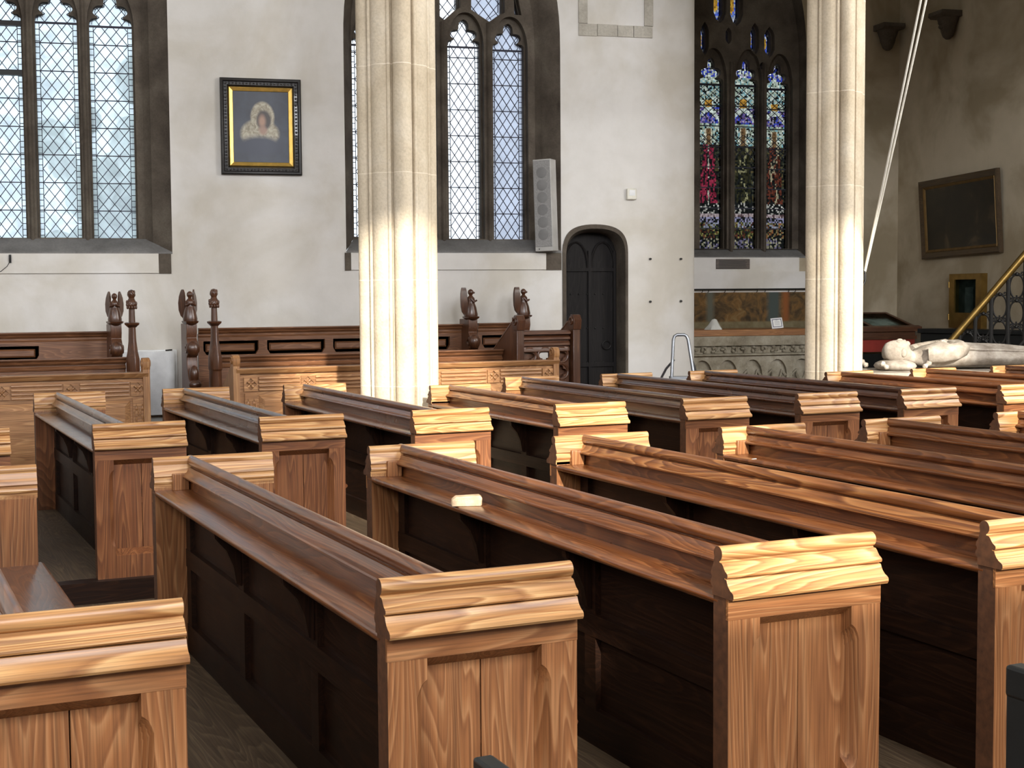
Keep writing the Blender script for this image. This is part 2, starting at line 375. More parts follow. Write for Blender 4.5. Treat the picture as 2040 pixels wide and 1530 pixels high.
def leaded_window(name, lab, lights, outer, inner, zs_list, uppers=(), casement=None):
    """lights: (x0, x1, zb, zs, glass material)"""
    w = thing(name, lab, 'window', NF.w(0, 0, 0), WA, kind='structure')
    holes = [cusped(x0, x1, zb, zs, k) for x0, x1, zb, zs, g, k in lights]
    MB().plate(inner, holes + [u[0] for u in uppers], RD-.06, RD+.10).build('tracery', M['dkstone'], w)
    big = [arch(x0-.02, x1+.02, zb-.004, zs-.02, zs+(x1-x0)*.5*1.58*k+.06, 12, 1.7) for x0, x1, zb, zs, g, k in lights]
    def grow(u, s=.02):
        cx = sum(p[0] for p in u)/len(u); cz = sum(p[1] for p in u)/len(u)
        return [(p[0]+(s if p[0] > cx else -s)*.5, p[1]+(s if p[1] > cz else -s)*.5) for p in u]
    MB().plate(inner, big + [grow(u[0]) for u in uppers], RD-.16, RD-.055).build('mullion', M['dkstone'], w)
    # rounded roll on the face of every mullion
    xs = [(lights[i][1]+lights[i+1][0])/2 for i in range(len(lights)-1)]
    for i, x in enumerate(xs):
        zb, zs = lights[i][2], lights[i][3]
        MB().prism([(x-.024, RD-.16), (x-.014, RD-.19), (x, RD-.20), (x+.014, RD-.19), (x+.024, RD-.16)], 'z', zb-.05, zs+.25).build('mullion', M['dkstone'], w)
    # splayed reveal between the wall face and the tracery
    oo, ii = outer[1:]+outer[:1], inner[1:]+inner[:1]
    mid = lambda y, t: [(lerp(a[0], c[0], t), y, lerp(a[1], c[1], t)) for a, c in zip(oo, ii)]
    mb = MB().loft([mid(.004, 0), mid(.15, .72), mid(.17, .74), mid(RD-.16, 1), mid(RD-.05, 1)], closed=False)
    mb.build('reveal', M['dkstone'], w)
    (ax0, az), (ax1, _) = outer[0], outer[1]; (ix0, iz), (ix1, _) = inner[0], inner[1]
    MB().loft([[(ax0, -.012, az-.02), (ax1, -.012, az-.02)], [(ax0, -.012, az), (ax1, -.012, az)], [(ix0, RD-.17, iz), (ix1, RD-.17, iz)],
               [(ix0, RD+.1, iz), (ix1, RD+.1, iz)]], closed=False).build('sill', M['sillstone'], w)
    for (x0, x1, zb, zs, g, k), h in zip(lights, holes):
        MB().plate(h, [], RD+.034, RD+.040).build('pane', g, w, angle=0)
        a, bb = leading(x0, x1, zb, zs, h, RD+.025)
        a.build('leading', M['lead'], w, angle=0); bb.build('saddle_bars', M['lead'], w, angle=0)
    for u, g in uppers:
        MB().plate(u, [], RD+.034, RD+.040).build('pane', g, w, angle=0)
        mb = MB(); xa = min(p[0] for p in u); xb = max(p[0] for p in u); za = min(p[1] for p in u)-.2; zt = max(p[1] for p in u)
        for sgn in (1, -1):
            for i in range(-14, 22):
                for s in clip((xa, za+i*.147), (xb, za+i*.147+sgn*(xb-xa)*1.24), u): strip(mb, *s, .0075, RD+.02, RD+.03)
        k = len(u); cx = sum(p[0] for p in u)/k; cz = sum(p[1] for p in u)/k
        q = [(lerp(p[0], cx, .14), lerp(p[1], cz, .1)) for p in u]
        for i in range(k): strip(mb, q[i], q[(i+1) % k], .0065, RD+.02, RD+.03)
        mb.build('leading', M['lead'], w, angle=0)
    if casement:
        x0, x1, z0, z1 = casement
        MB().plate([(x0, z0), (x1, z0), (x1, z1), (x0, z1)], [[(x0+.05, z0+.05), (x1-.05, z0+.05), (x1-.05, z1-.05), (x0+.05, z1-.05)]], RD-.05, RD+.02).build('casement', M['iron'], w)
    return w
P = lambda px, py, off=RD: NF.px(px, py, off)
def lightpx(l, r, yb, ys, g, k=1.0):
    return (P(l, yb)[0], P(r, yb)[0], P((l+r)/2, yb)[1], P((l+r)/2, ys)[1], g, k)
W1L = [lightpx(-134, -54, 474, 38, gl_green), lightpx(-27, 54, 474, 42, gl_green), lightpx(81, 164, 474, 46, gl_green), lightpx(188, 272, 475, 54, gl_green)]
W2L = [lightpx(704, 771, 472, 90, gl_clear), lightpx(799, 864, 474, 92, gl_clear), lightpx(892.5, 957, 476, 94, gl_clear), lightpx(981, 1043, 477, 101, gl_pale)]
zi1 = P(150, 477)[1]; zo1 = NF.px(150, 502)[1]
o1 = (NF.px(-208, 300)[0], NF.px(339, 300)[0]); i1 = (P(-142, 300)[0], P(280, 300)[0])
W1O = arch(o1[0], o1[1], zo1, 4.85, 6.6); W1I = arch(i1[0]-.03, i1[1]+.03, zi1, 4.80, 6.35)
zi2 = P(950, 479)[1]; zo2 = NF.px(950, 500)[1]
o2 = (NF.px(687, 300)[0], NF.px(1117, 300)[0]); i2 = (P(700, 300)[0], P(1052, 300)[0])
W2O = arch(o2[0], o2[1], zo2, 4.35, 6.0, p=2.2); W2I = arch(i2[0]-.02, i2[1]+.04, zi2, 4.30, 5.8, p=2.2)
up = lambda pts: [P(x, y) for x, y in pts]
U2 = [(up([(871, -90), (909, -90), (909, 18), (881, 43), (872, 36)]), gl_clear),
      (up([(934, -90), (996, -90), (997, 28), (968, 48), (934, 23)]), gl_pale),
      (up([(1018, -20), (1024, 8), (1030, 34), (1019, 33)]), gl_pale),
      (up([(812, -90), (850, -90), (850, 22), (833, 40), (812, 24)]), gl_clear), (up([(735, -60), (790, -90), (790, 20), (766, 42), (735, 20)]), gl_clear)]
leaded_window('window_1', 'leaded window of tall diamond-paned lights cut by the left edge', W1L, W1O, W1I, None,
              casement=(P(-27, 45)[0], P(54, 45)[0], P(10, 150)[1], P(10, 42)[1]))
leaded_window('window_2', 'bright leaded window with pointed stone tracery behind the front pillar', W2L, W2O, W2I, None, U2)

# ---- the north wall, with the recess of the small door
dl, dr = NF.px(1121, 700)[0], NF.px(1251, 700)[0]
dz_s, dz_a = NF.px(1186, 512)[1], NF.px(1186, 447)[1]
DOORO = arch(dl, dr, 0, dz_s, dz_a, p=2.6)
wl, wr = NF.px(-900, 588)[0], NF.px(1300, 588)[0]
top = 10.5
outer = [(wl-3, -.12), (wr, -.12), (wr, top), (wl-3, top)]
structure('wall_north', MB().plate(outer, [W1O, W2O, [(x, max(z, -.11)) for x, z in DOORO]], 0, .75), M['plaster'], loc=NF.w(0, 0, 0), rz=WA)
# the wall turns away in a round shoulder at its right end
edge = NF.px(1396, 588, .10)[0]; pts = []
for i in range(13):
    t = i/12; pts.append((lerp(wr, edge, math.sin(t*PI/2)), .34*(1-math.cos(t*PI/2))))
prof = pts + [(edge, 4.2), (edge-.5, 4.2), (wr, .75)]
structure('wall_turret', MB().prism(prof, 'z', -.12, top), M['plaster'], loc=NF.w(0, 0, 0), rz=WA)
# plaster aprons with their stone quoins under both windows
for n, (xl, xr, yt, yb, q) in enumerate(((-205, 316, 503, 544, (316, 341)), (699, 1087, 502, 537, (1087, 1118)))):
    a = NF.px(xl, 520)[0]; c = NF.px(xr, 520)[0]; d0 = NF.px(q[0], 520)[0]; d1 = NF.px(q[1], 520)[0]; zt = NF.px(xr, yt)[1]-.012; zb = NF.px(xr, yb)[1]
    structure('trim_apron', MB().box(a, c, -.022, .02, zb, zt), M['plaster'], loc=NF.w(0, 0, 0), rz=WA)
    structure('trim_quoin', MB().box(d0+.002, d1, -.012, .03, zb-.006, zt), M['dkstone'], loc=NF.w(0, 0, 0), rz=WA)
    if n: structure('trim_quoin', MB().box(NF.px(687, 520)[0], a-.002, -.012, .03, zb-.006, zt), M['dkstone'], loc=NF.w(0, 0, 0), rz=WA)

# ---- small arched door
dw = thing('door_1', 'black arched oak door in a dark stone surround', 'door', NF.w(0, 0, 0), WA, kind='structure')
il, ir = NF.px(1129, 700, .1)[0], NF.px(1236, 700, .1)[0]
DI = arch(il, ir, 0, NF.px(1186, 520)[1], NF.px(1182, 462)[1], p=2.6)
MB().loft([[(x, -.012, z) for x, z in DOORO[1:]] + [(DOORO[0][0], -.012, 0)], [(lerp(a[0], c[0], .55), -.012, lerp(a[1], c[1], .55)) for a, c in zip(DOORO[1:], DI[1:])] + [(lerp(DOORO[0][0], DI[0][0], .55), -.012, 0)],
           [(x, .10, z) for x, z in DI[1:]] + [(DI[0][0], .10, 0)], [(x, .32, z) for x, z in DI[1:]] + [(DI[0][0], .32, 0)]], closed=False).build('surround', M['dkstone'], dw)
MB().plate(DI, [], .26, .31).build('leaf', M['doorwood'], dw)
mb = MB(); xm = (il+ir)/2
for x in (il+.02, xm, ir-.02): mb.box(x-.018, x+.018, .235, .262, .02, dz_s+.08)
mb.box(il, ir, .238, .262, dz_s-.16, dz_s-.12); mb.box(il, ir, .238, .262, .75, .80)
for s in (-1, 1):
    cx = xm+s*(ir-il)*.25
    mb.tube([(cx+(ir-il)*.22*math.cos(a*PI/12), .25, dz_s-.12+.30*math.sin(a*PI/12)) for a in range(13)], .014, 6)
mb.build('panel_moulding', M['doorwood'], dw)
mb = MB()
for x in (il+.1, il+.2, il+.3, il+.4, il+.5):
    for z in (.4, .8, 1.2, 1.6): mb.ball((x, .26, z), .012, n=8, m=5)
mb.build('nail_heads', M['iron'], dw)
mb = MB(); mb.tube([(ir-.12+.05*math.cos(a), .245, 1.0+.05*math.sin(a)) for a in [k*PI/8 for k in range(16)]], .008, 6, closed=True)
mb.build('ring_handle', M['iron'], dw)

# ---- blocked square window high on the wall
a0, a1, zb, zt = NF.px(1152, 60)[0], NF.px(1300, 60)[0], NF.px(1226, 73)[1], 6.0
bw = thing('window_3', 'pale stone frame of a blocked window near the top edge', 'blocked window', NF.w(0, 0, 0), WA, kind='structure')
t = .105
mb = MB(); x = a0
while x < a1-.02:
    q = min(x+.19+.1*random.random(), a1); mb.box(x+.003, q-.003, -.016-.008*random.random(), .02, zb-.01*random.random(), zb+.125+.012*random.random()); x = q
for s0, s1 in ((a0, a0+t), (a1-t, a1)):
    z = zb+.13
    while z < zt: mb.box(s0, s1, -.016-.008*random.random(), .02, z+.003, min(z+.35, zt)); z += .36
mb.build('frame', M['palestone'], bw)
MB().box(a0+t, a1-t, -.004, .02, zb+.13, zt).build('infill', M['plaster'], bw)

# ------------------------------------------------------------------ stained glass wall and the side wall
g = lambda px, py, off=0.0: GF.px(px, py, off)
GR = .35
SGI_l, SGI_r = g(1330, 300, GR)[0], g(1582, 300, GR)[0]
SGO_l, SGO_r = g(1300, 300)[0], g(1606, 300)[0]
zg0 = g(1500, 497, GR)[1]; zg1 = g(1500, 511)[1]
SGO = arch(SGO_l, SGO_r, zg1, 4.9, 6.9); SGI = arch(SGI_l, SGI_r, zg0, 4.8, 6.6)
gl0 = g(1250, 588)[0]
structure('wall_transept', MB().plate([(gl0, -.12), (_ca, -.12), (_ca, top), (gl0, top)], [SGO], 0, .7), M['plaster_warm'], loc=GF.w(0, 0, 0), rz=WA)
sw = thing('window_4', 'dark stained glass window of saints beside the far pillar', 'window', GF.w(0, 0, 0), WA, kind='structure')
def sg(l, r, yt, ys): return (g(l, 300, GR)[0], g(r, 300, GR)[0], zg0+.01, g((l+r)/2, ys, GR)[1], 1.25)
SGL = [sg(1389, 1437, 128, 168), sg(1458, 1506, 134, 171), sg(1521, 1567, 138, 178)]
sholes = [cusped(a, c, zb, zs, k) for a, c, zb, zs, k in SGL]
def spear(px, y0, y1, wpx):
    x, z0 = g(px, y1, GR); _, z1 = g(px, y0, GR); w = wpx/2810*19.9/2; H = z1-z0
    R = [(0, 0), (w*.55, H*.08), (w, H*.25), (w, H*.72), (w*.6, H*.88), (0, H)]
    return [(x+a, z0+c) for a, c in R] + [(x-a, z0+c) for a, c in reversed(R[1:-1])]
SMALL = [spear(1426, -30, 46, 22), spear(1459, -30, 52, 22), spear(1495, 52, 110, 15), spear(1524, 60, 115, 18), spear(1443, 60, 90, 10), spear(1510, 128, 142, 9), spear(1396, 50, 110, 14)]
MB().plate(SGI, sholes+SMALL, GR-.06, GR+.08).build('tracery', M['dkstone'], sw)
MB().plate(SGI, [arch(a-.02, c+.02, zb-.005, zs, zs+(c-a)*.5*1.58*k+.12, 12, 1.7) for a, c, zb, zs, k in SGL] + [[(lerp(sum(q[0] for q in s)/len(s), p[0], 1.25), lerp(sum(q[1] for q in s)/len(s), p[1], 1.1)) for p in s] for s in SMALL],
           GR-.15, GR-.055).build('mullion', M['dkstone'], sw)
for i in range(2):
    x = (SGL[i][1]+SGL[i+1][0])/2
    MB().prism([(x-.03, GR-.15), (x-.016, GR-.19), (x, GR-.2), (x+.016, GR-.19), (x+.03, GR-.15)], 'z', zg0-.07, SGL[i][3]+.3).build('mullion', M['dkstone'], sw)
_so, _si = SGO[1:]+SGO[:1], SGI[1:]+SGI[:1]
_mid = lambda y, t: [(lerp(p[0], q[0], t), y, lerp(p[1], q[1], t)) for p, q in zip(_so, _si)]
MB().loft([_mid(.004, 0), _mid(.12, .6), _mid(.13, .7), _mid(GR-.05, 1)], closed=False).build('reveal', M['dkstone'], sw)
MB().loft([[(SGO_l, -.01, zg1-.02), (SGO_r, -.01, zg1-.02)], [(SGO_l, -.01, zg1), (SGO_r, -.01, zg1)], [(SGI_l, GR-.1, zg0), (SGI_r, GR-.1, zg0)]], closed=False).build('sill', M['sillstone'], sw)
# coloured glass
sm = D.materials.new('stained glass'); sm.use_nodes = True; nt = sm.node_tree; nt.nodes.clear()
o_ = nt.nodes.new('ShaderNodeOutputMaterial'); t_ = nt.nodes.new('ShaderNodeBsdfTransparent'); at_ = nt.nodes.new('ShaderNodeAttribute'); at_.attribute_name = 'glass_colour'
nt.links.new(at_.outputs['Color'], t_.inputs[0]); nt.links.new(t_.outputs[0], o_.inputs[0])
def J(c, j=.5): k = SGK*(1+random.uniform(-j, j)); return tuple(max(0, min(1, x*k)) for x in c)
SGK = .3
def sgcol(u, v, who):
    W_, Bl, Te, Go, Pu = (.60, .64, .55), (.04, .06, .40), (.20, .38, .40), (.50, .25, .04), (.18, .11, .28)
    dk = (.012, .013, .012); c = abs(u-.5); edge = c > .44
    if v > .90: return J(random.choice([W_, Bl, W_, (.42, .38, .50), Bl, dk]))
    if v > .745: return J(Go) if c < .12 and v < .785 else J(random.choice([W_, W_, (.46, .52, .40), Te, (.34, .40, .30), dk]), .4)
    if v > .66:
        q = abs(v-.66-.07*(1-(c/.5)**2)) < .014
        return J(W_ if q else random.choice([Bl, Pu, (.36, .32, .40), dk, (.07, .06, .18)]))
    if v > .545:
        if c < .15 and v < .635: return J((.16, .09, .04)) if c < .085 else J((.55, .50, .36))
        return J(random.choice([W_, (.42, .48, .36), Te, (.30, .34, .24), dk]), .35)
    if v > .24:
        if edge: return J(random.choice([(.34, .34, .33), dk]), .6)
        robe = {0: (.26, .025, .05), 1: (.03, .028, .014), 2: (.11, .03, .018)}[who]; pale = {0: (.18, .02, .045), 1: (.22, .20, .10), 2: (.34, .28, .17)}[who]
        wid = .20+.20*(.545-v)/.3
        if c < wid:
            if random.random() < .28 or abs(math.sin(u*19+v*9)) < .22: return J(dk)
            if who == 0 and c < .03: return J((.42, .38, .30))
            return J(pale if (who and (abs(u-.5-.16*math.sin(v*27)) < .06 or (.40 < v < .47 and c < .16 and random.random() < .5))) else robe, .6)
        return J(random.choice([dk, (.05, .05, .03), (.09, .07, .03), dk]), .5)
    if v > .185: return J(random.choice([(.45, .42, .36), dk, dk, dk]))
    if v > .162: return J(random.choice([(.40, .31, .30), (.40, .31, .30), (.10, .06, .06)]), .3)
    if v > .135: return J(random.choice([(.26, .24, .34), dk]), .4)
    if v > .05:
        if v > .11 and random.random() < .4: return J((.24, .24, .28))
        return J(random.choice([dk, (.05, .06, .02), (.22, .19, .06), dk, (.10, .035, .02)] if who < 2 else [dk, (.2, .08, .03), (.22, .18, .08), dk]), .5)
    return J(random.choice([(.28, .25, .16), dk, (.14, .12, .18), dk]))
def stained(poly, x0, x1, zb, zt, who, nx, parent):
    s = (x1-x0)/nx; nz = int((zt-zb)/(s*1.15)); bm = bmesh.new(); G = {}
    lay = None; cells = []
    for j in range(nz+1):
        for i in range(nx+1):
            jx = 0 if i in (0, nx) else random.uniform(-.28, .28)*s; jz = 0 if j in (0, nz) else random.uniform(-.28, .28)*s
            G[i, j] = bm.verts.new((x0+i*s+jx, 0, zb+(zt-zb)*j/nz+jz))
    tagc = bm.faces.layers.int.new('cell')
    cols = []
    for j in range(nz):
        for i in range(nx):
            v = j/nz; cen = ((i+.5)/nx, v)
            if not inside((x0+(i+.5)*s, zb+(zt-zb)*(j+.5)/nz), poly): continue
            q = (G[i, j], G[i+1, j], G[i+1, j+1], G[i, j+1])
            f = bm.faces.new(q); cols.append((f, (*sgcol(cen[0], v, who), 1)))
    fl = [f for f, _ in cols]
    pal = [c for _, c in cols]
    for k, (f, _) in enumerate(cols): f[tagc] = k+1
    r = bmesh.ops.inset_individual(bm, faces=fl, thickness=s*.13, use_even_offset=False)
    inner_set = set(fl)
    for f in bm.faces: f.material_index = 0 if f in inner_set else 1
    me = D.meshes.new('stained_pane'); 
    idx = [(f[tagc] if f in inner_set else 0) for f in bm.faces]
    bm.to_mesh(me); bm.free()
    at = me.attributes.new('glass_colour', 'FLOAT_COLOR', 'FACE')
    buf = []
    for k in idx: buf += list(pal[k-1]) if k else [0, 0, 0, 1]
    at.data.foreach_set('color', buf)
    me.materials.append(sm); me.materials.append(M['lead'])
    o = link('stained_pane', me, parent); o.location = (0, GR+.03, 0); return o
for k, ((a, c, zb, zs, kk), h) in enumerate(zip(SGL, sholes)):
    stained(h, a, c, zb, max(p[1] for p in h), k, 17, sw)
    mb = MB(); z = zs
    strip(mb, (a, zs), (c, zs), .03, GR+.01, GR+.025)
    for i in range(1, 8): strip(mb, (a, lerp(zb, zs, i/8)), (c, lerp(zb, zs, i/8)), .014, GR+.01, GR+.025)
    d = .105; H = zs-zb
    for sgn in (1, -1):
        for i in range(-3, 60):
            z0 = zb+i*d
            for lo, hi in ((.80, .995), (.56, .70)):
                for s_ in clip((a, z0), (c, z0+sgn*3*d), [(a, zb+H*lo), (c, zb+H*lo), (c, zb+H*hi), (a, zb+H*hi)]): strip(mb, *s_, .008, GR+.015, GR+.025)
    mb.build('saddle_bars', M['lead'], sw, angle=0)
for s_ in SMALL:
    xa = min(p[0] for p in s_); xb = max(p[0] for p in s_); za = min(p[1] for p in s_); zt = max(p[1] for p in s_)
    o = stained(s_, xa, xb, za, zt, 1, 7, sw)
    at = o.data.attributes['glass_colour']
    for k, p in enumerate(o.data.polygons):
        if p.material_index == 0:
            q = math.hypot((p.center.x-(xa+xb)/2)/(xb-xa), (p.center.z-(za+zt)/2)/(zt-za))
            at.data[k].color = (*J(random.choice([(.55, .30, .03), (.40, .2, .03)]) if q < .22 else random.choice([(.06, .10, .5), (.4, .42, .5), (.12, .2, .5)])), 1)
# plaster apron, brass plaque and ledge under the stained glass
structure('trim_apron', MB().box(gl0, g(1591, 525)[0], -.02, .02, g(1500, 541)[1], zg1-.015), M['plaster'], loc=GF.w(0, 0, 0), rz=WA)
structure('trim_ledge', MB().box(gl0, g(1606, 541)[0], -.10, .0, 0, g(1500, 541)[1]), M['plaster'], loc=GF.w(0, 0, 0), rz=WA)
# side wall with opening of a big window out of view towards the camera
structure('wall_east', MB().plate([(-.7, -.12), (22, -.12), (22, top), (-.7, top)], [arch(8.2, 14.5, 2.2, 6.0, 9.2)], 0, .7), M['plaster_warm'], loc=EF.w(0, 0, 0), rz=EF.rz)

# ------------------------------------------------------------------ pillars
def pier(name, lab, loc, R, rz, h=10.5):
    cs = []
    for k in range(4):
        a = k*PI/2; cs.append((.77*math.cos(a), .77*math.sin(a), .235))
        for s in (-1, 1): cs.append((.80*math.cos(a+s*.42), .80*math.sin(a+s*.42), .055))
        d = a+PI/4; cs.append((.50*math.cos(d), .50*math.sin(d), .36))
    prof = []
    for i in range(360):
        t = 2*PI*i/360; dx, dy = math.cos(t), math.sin(t); best = .70
        for cx, cy, r in cs:
            b = dx*cx+dy*cy; q = b*b-(cx*cx+cy*cy-r*r)
            if q > 0: best = max(best, b+math.sqrt(q))
        prof.append((dx*best*R, dy*best*R))
    p = thing(name, lab, 'pillar', loc, rz, kind='structure')
    n = len(prof)
    MB().loft([[(x, y, z) for x, y in prof] for z in (.55, h)]).build('shaft', M['pier'], p, angle=25)
    MB().lathe([(R*1.30, 0), (R*1.30, .18), (R*1.16, .26), (R*1.20, .34), (R*1.22, .38), (R*1.06, .46), (R*1.09, .51), (R*1.0, .56)], n=8).build('base', M['pier'], p, angle=20)
    return p
P1 = (4.055, 10.95, 0); P2 = (8.36, 10.80, 0)
pier('pillar_front', 'clustered stone pillar with sun on its lower half, left of centre', P1, .325, WA)
pier('pillar_rear', 'clustered stone pillar with white ropes tied to it', P2, .29, WA)
# ---- arcade wall carried by the pillars; right bay shaped low to shade the chapel
rza = math.atan2(P2[1]-P1[1], P2[0]-P1[0]); AF = Frame(Vector(P1), rza); sp = math.hypot(P2[0]-P1[0], P2[1]-P1[1])
structure('wall_arcade', MB().plate([(-4.6, 4.55), (-4.1, 4.55), (-4.1, 4.56), (sp+8, 4.56), (sp+8, 13.2), (-4.6, 13.2)],
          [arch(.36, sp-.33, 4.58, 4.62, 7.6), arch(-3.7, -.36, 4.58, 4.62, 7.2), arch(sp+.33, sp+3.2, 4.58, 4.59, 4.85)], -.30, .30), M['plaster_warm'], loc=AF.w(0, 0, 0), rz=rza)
#PART2
# ------------------------------------------------------------------ pews
H = .884
def cap_profile():
    p = arc(-.0215, -.0215, .0215, 180, -62, 16)                       # round top bead, inner to outer
    p += [(-.013, -.0415), (-.013, -.0450), (-.002, -.0465), (.004, -.052), (.009, -.059), (.015, -.066), (.022, -.070), (.027, -.074), (.028, -.079), (.025, -.084), (.013, -.0855), (.013, -.0885)]
    p += [(.022, -.090), (.025, -.098), (.031, -.108), (.041, -.117), (.052, -.122), (.057, -.127), (.058, -.136), (.053, -.143)]
    p += [(-.050, -.143), (-.050, -.120), (-.056, -.116), (-.060, -.108), (-.058, -.100), (-.053, -.094), (-.053, -.088), (-.058, -.083), (-.056, -.072), (-.049, -.062), (-.045, -.052), (-.043, -.045), (-.040, -.034)]
    return p
CAP = cap_profile()
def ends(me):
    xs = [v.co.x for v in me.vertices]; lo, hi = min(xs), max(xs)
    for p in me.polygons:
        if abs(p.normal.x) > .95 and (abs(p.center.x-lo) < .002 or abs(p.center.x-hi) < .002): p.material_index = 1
def end_parts(w, out, tone='end'):
    """cap, framed panel board and recessed boards of one pew end; out=-1 faces -y with its outer bead front at y=0"""
    Y = lambda o: o*out
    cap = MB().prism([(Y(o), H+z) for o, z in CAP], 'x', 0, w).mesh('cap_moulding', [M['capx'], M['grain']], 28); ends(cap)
    zt, zb = H-.143-.062, .13; xl, xr = .205*w, .80*w; ch = .028
    def loop(e, d):
        """opening outline: square at the head, then stopped chamfers that widen by e"""
        sh = [(0, 0), (0, -.055), (.25, -.060), (.55, -.068), (.80, -.082), (1, -.100)]
        R = [(xr+ch*k*e-d*.0, zt-d+z) for k, z in sh] + [(xr+ch*k*e, zb-z*.9+d) for k, z in reversed(sh)]
        return R + [(xl+xr-x, z) for x, z in reversed(R)]
    front, inner = loop(1, 0), loop(0, .034)
    rect = [(.004, .0), (w-.004, .0), (w-.004, H-.13), (.004, H-.13)]
    n = len(front); yo, yi, yb = Y(.025), Y(-.024), Y(-.050)
    fr = MB()
    flat = rect+front
    tri = tessellate_polygon([[Vector((*p, 0)) for p in rect], [Vector((*p, 0)) for p in front]])
    fr.add([(x, yo, z) for x, z in flat], [tuple(t) for t in tri])
    fr.loft([[(x, yo, z) for x, z in front+front[:1]], [(x, yi, z) for x, z in inner+inner[:1]]], closed=False)
    tri = tessellate_polygon([[Vector((*p, 0)) for p in rect]])
    fr.add([(x, yb, z) for x, z in rect], [tuple(t) for t in tri])
    fr.loft([[(x, yo, z) for x, z in rect+rect[:1]], [(x, yb, z) for x, z in rect+rect[:1]]], closed=False)
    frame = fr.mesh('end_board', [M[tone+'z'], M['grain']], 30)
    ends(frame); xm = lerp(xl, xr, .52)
    pn = MB()
    y0, y1 = sorted((Y(-.023), Y(-.044)))
    for a, c, k in ((xl-.02, xm-.002, 0), (xm+.002, xr+.02, .0015)):
        pn.box(a, c, y0+k, y1+k, zb-.02, zt)
    panel = pn.mesh('recessed_panel', M[tone+'z'], 30)
    y0, y1 = sorted((Y(.0262), Y(.015)))
    # the cross rails over and under the panel run with the grain level
    rl = MB().box(.003, w-.003, y0, y1, zt+.0, H-.12).mesh('top_rail', M[tone+'x'], 30)
    return cap, frame, panel, rl
RX = .174
def rail_profile():
    p = arc(RX, H-.0225, .0225, 50, 252, 16)
    p += [(RX-.006, H-.0475), (RX-.017, H-.049), (RX-.021, H-.054), (RX-.024, H-.062), (RX-.031, H-.070), (RX-.041, H-.075), (RX-.049, H-.078), (RX-.053, H-.083), (RX-.052, H-.089), (RX-.046, H-.093), (RX-.017, H-.094)]
    p += [(RX+.016, H-.094), (RX+.018, H-.05), (RX+.018, H-.012)]
    return p
CACHE = {}
def pew_meshes(w, L, tone, rm):
    k = (round(w, 3), round(L, 3), tone, rm)
    if k in CACHE: return CACHE[k]
    m = {'near': end_parts(w, -1, tone), 'far': end_parts(w, 1, tone)}
    m['rail'] = MB().prism(rail_profile(), 'y', .03, L+.01).mesh('back_rail', M[rm], 26)
    m['board'] = MB().box(RX-.016, RX+.014, .03, L+.01, H-.20, H-.08).mesh('back_board', M['raily' if rm == 'railw' else rm])
    zs = H-.146
    m['shelf'] = MB().prism([(.012, zs), (.006, zs-.004), (.003, zs-.013), (.006, zs-.022), (.012, zs-.026), (RX-.014, zs-.026), (RX-.014, zs)], 'y', .03, L+.01).mesh('book_shelf', M['raily' if rm == 'railw' else rm], 40)
    fr = MB(); n = max(3, round(L/.95))
    x0, x1 = RX-.040, RX-.012
    fr.box(x0, x1, .046, L-.046, .0, .13); fr.box(x0, x1, .046, L-.046, .39, .47)
    for i in range(n+1):
        y = lerp(.095, L-.095, i/n); fr.box(x0+.002, x1, y-.04, y+.04, .12, H-.17)
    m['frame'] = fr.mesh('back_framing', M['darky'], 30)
    m['panel'] = MB().box(RX-.016, RX+.010, .03, L+.01, .05, H-.20).mesh('back_panel', M['darky'], 30)  # darker than the board above; shade under the shelf painted in
    br = MB().prism([(.03, zs-.026), (x0, zs-.026), (x0, zs-.25), (x0-.018, zs-.24), (x0-.03, zs-.17), (x0-.055, zs-.11), (.035, zs-.06)], 'y', -.016, .016)
    m['bracket'] = br.mesh('shelf_bracket', M['darkz'], 30); m['bry'] = [lerp(.095, L-.095, i/n) for i in range(1, n)]
    m['seat'] = MB().prism([(RX+.01, .42), (w+.012, .42), (w+.024, .428), (w+.028, .437), (w+.024, .446), (w+.012, .452), (RX+.01, .452)], 'y', .03, L+.01).mesh('seat', M['raily'], 40)
    m['riser'] = MB().box(w-.10, w-.075, .04, L, 0, .42).mesh('seat_front', M['darky'], 30)
    CACHE[k] = m; return m
def pew(lab, x, y, w, L, grp, block=None, rm=None):
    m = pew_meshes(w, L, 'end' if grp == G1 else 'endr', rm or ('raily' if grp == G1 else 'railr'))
    t = thing('church_pew', lab, 'pew', (x, y, 0), 0, grp)
    for e, yy in (('near', 0), ('far', L)):
        cap, frame, panel, rl = m[e]
        b = link('end_board', frame, t, (0, yy, 0)); link('cap_moulding', cap, t, (0, yy, 0))
        link('recessed_panel', panel, b); link('top_rail', rl, b)
    link('back_rail', m['rail'], t); bb = link('back_board', m['board'], t); link('book_shelf', m['shelf'], t)
    f = link('back_framing', m['frame'], t); link('back_panel', m['panel'], f)
    for q in m['bry']: link('shelf_bracket', m['bracket'], t, (0, q, 0))
    link('seat', m['seat'], t); link('seat_front', m['riser'], t)
    if block:
        bevel(MB().box(.078, .150, L-.075, L-.030+.03, H-.147, H-.147+.075).build('end_block', M['endz'], t), .003)
    return t
S = 1.3
XB1 = {'L1': .1053, 'C': .9033, 'D': 1.6829, 'E': 2.4394, 'F': 3.2060, 'G': 3.9404, 'H': 4.69}
Y1, L1 = 2.554*S, (4.899-2.554)*S
G1, G2 = 'pews of the front block', 'pews of the rear block'
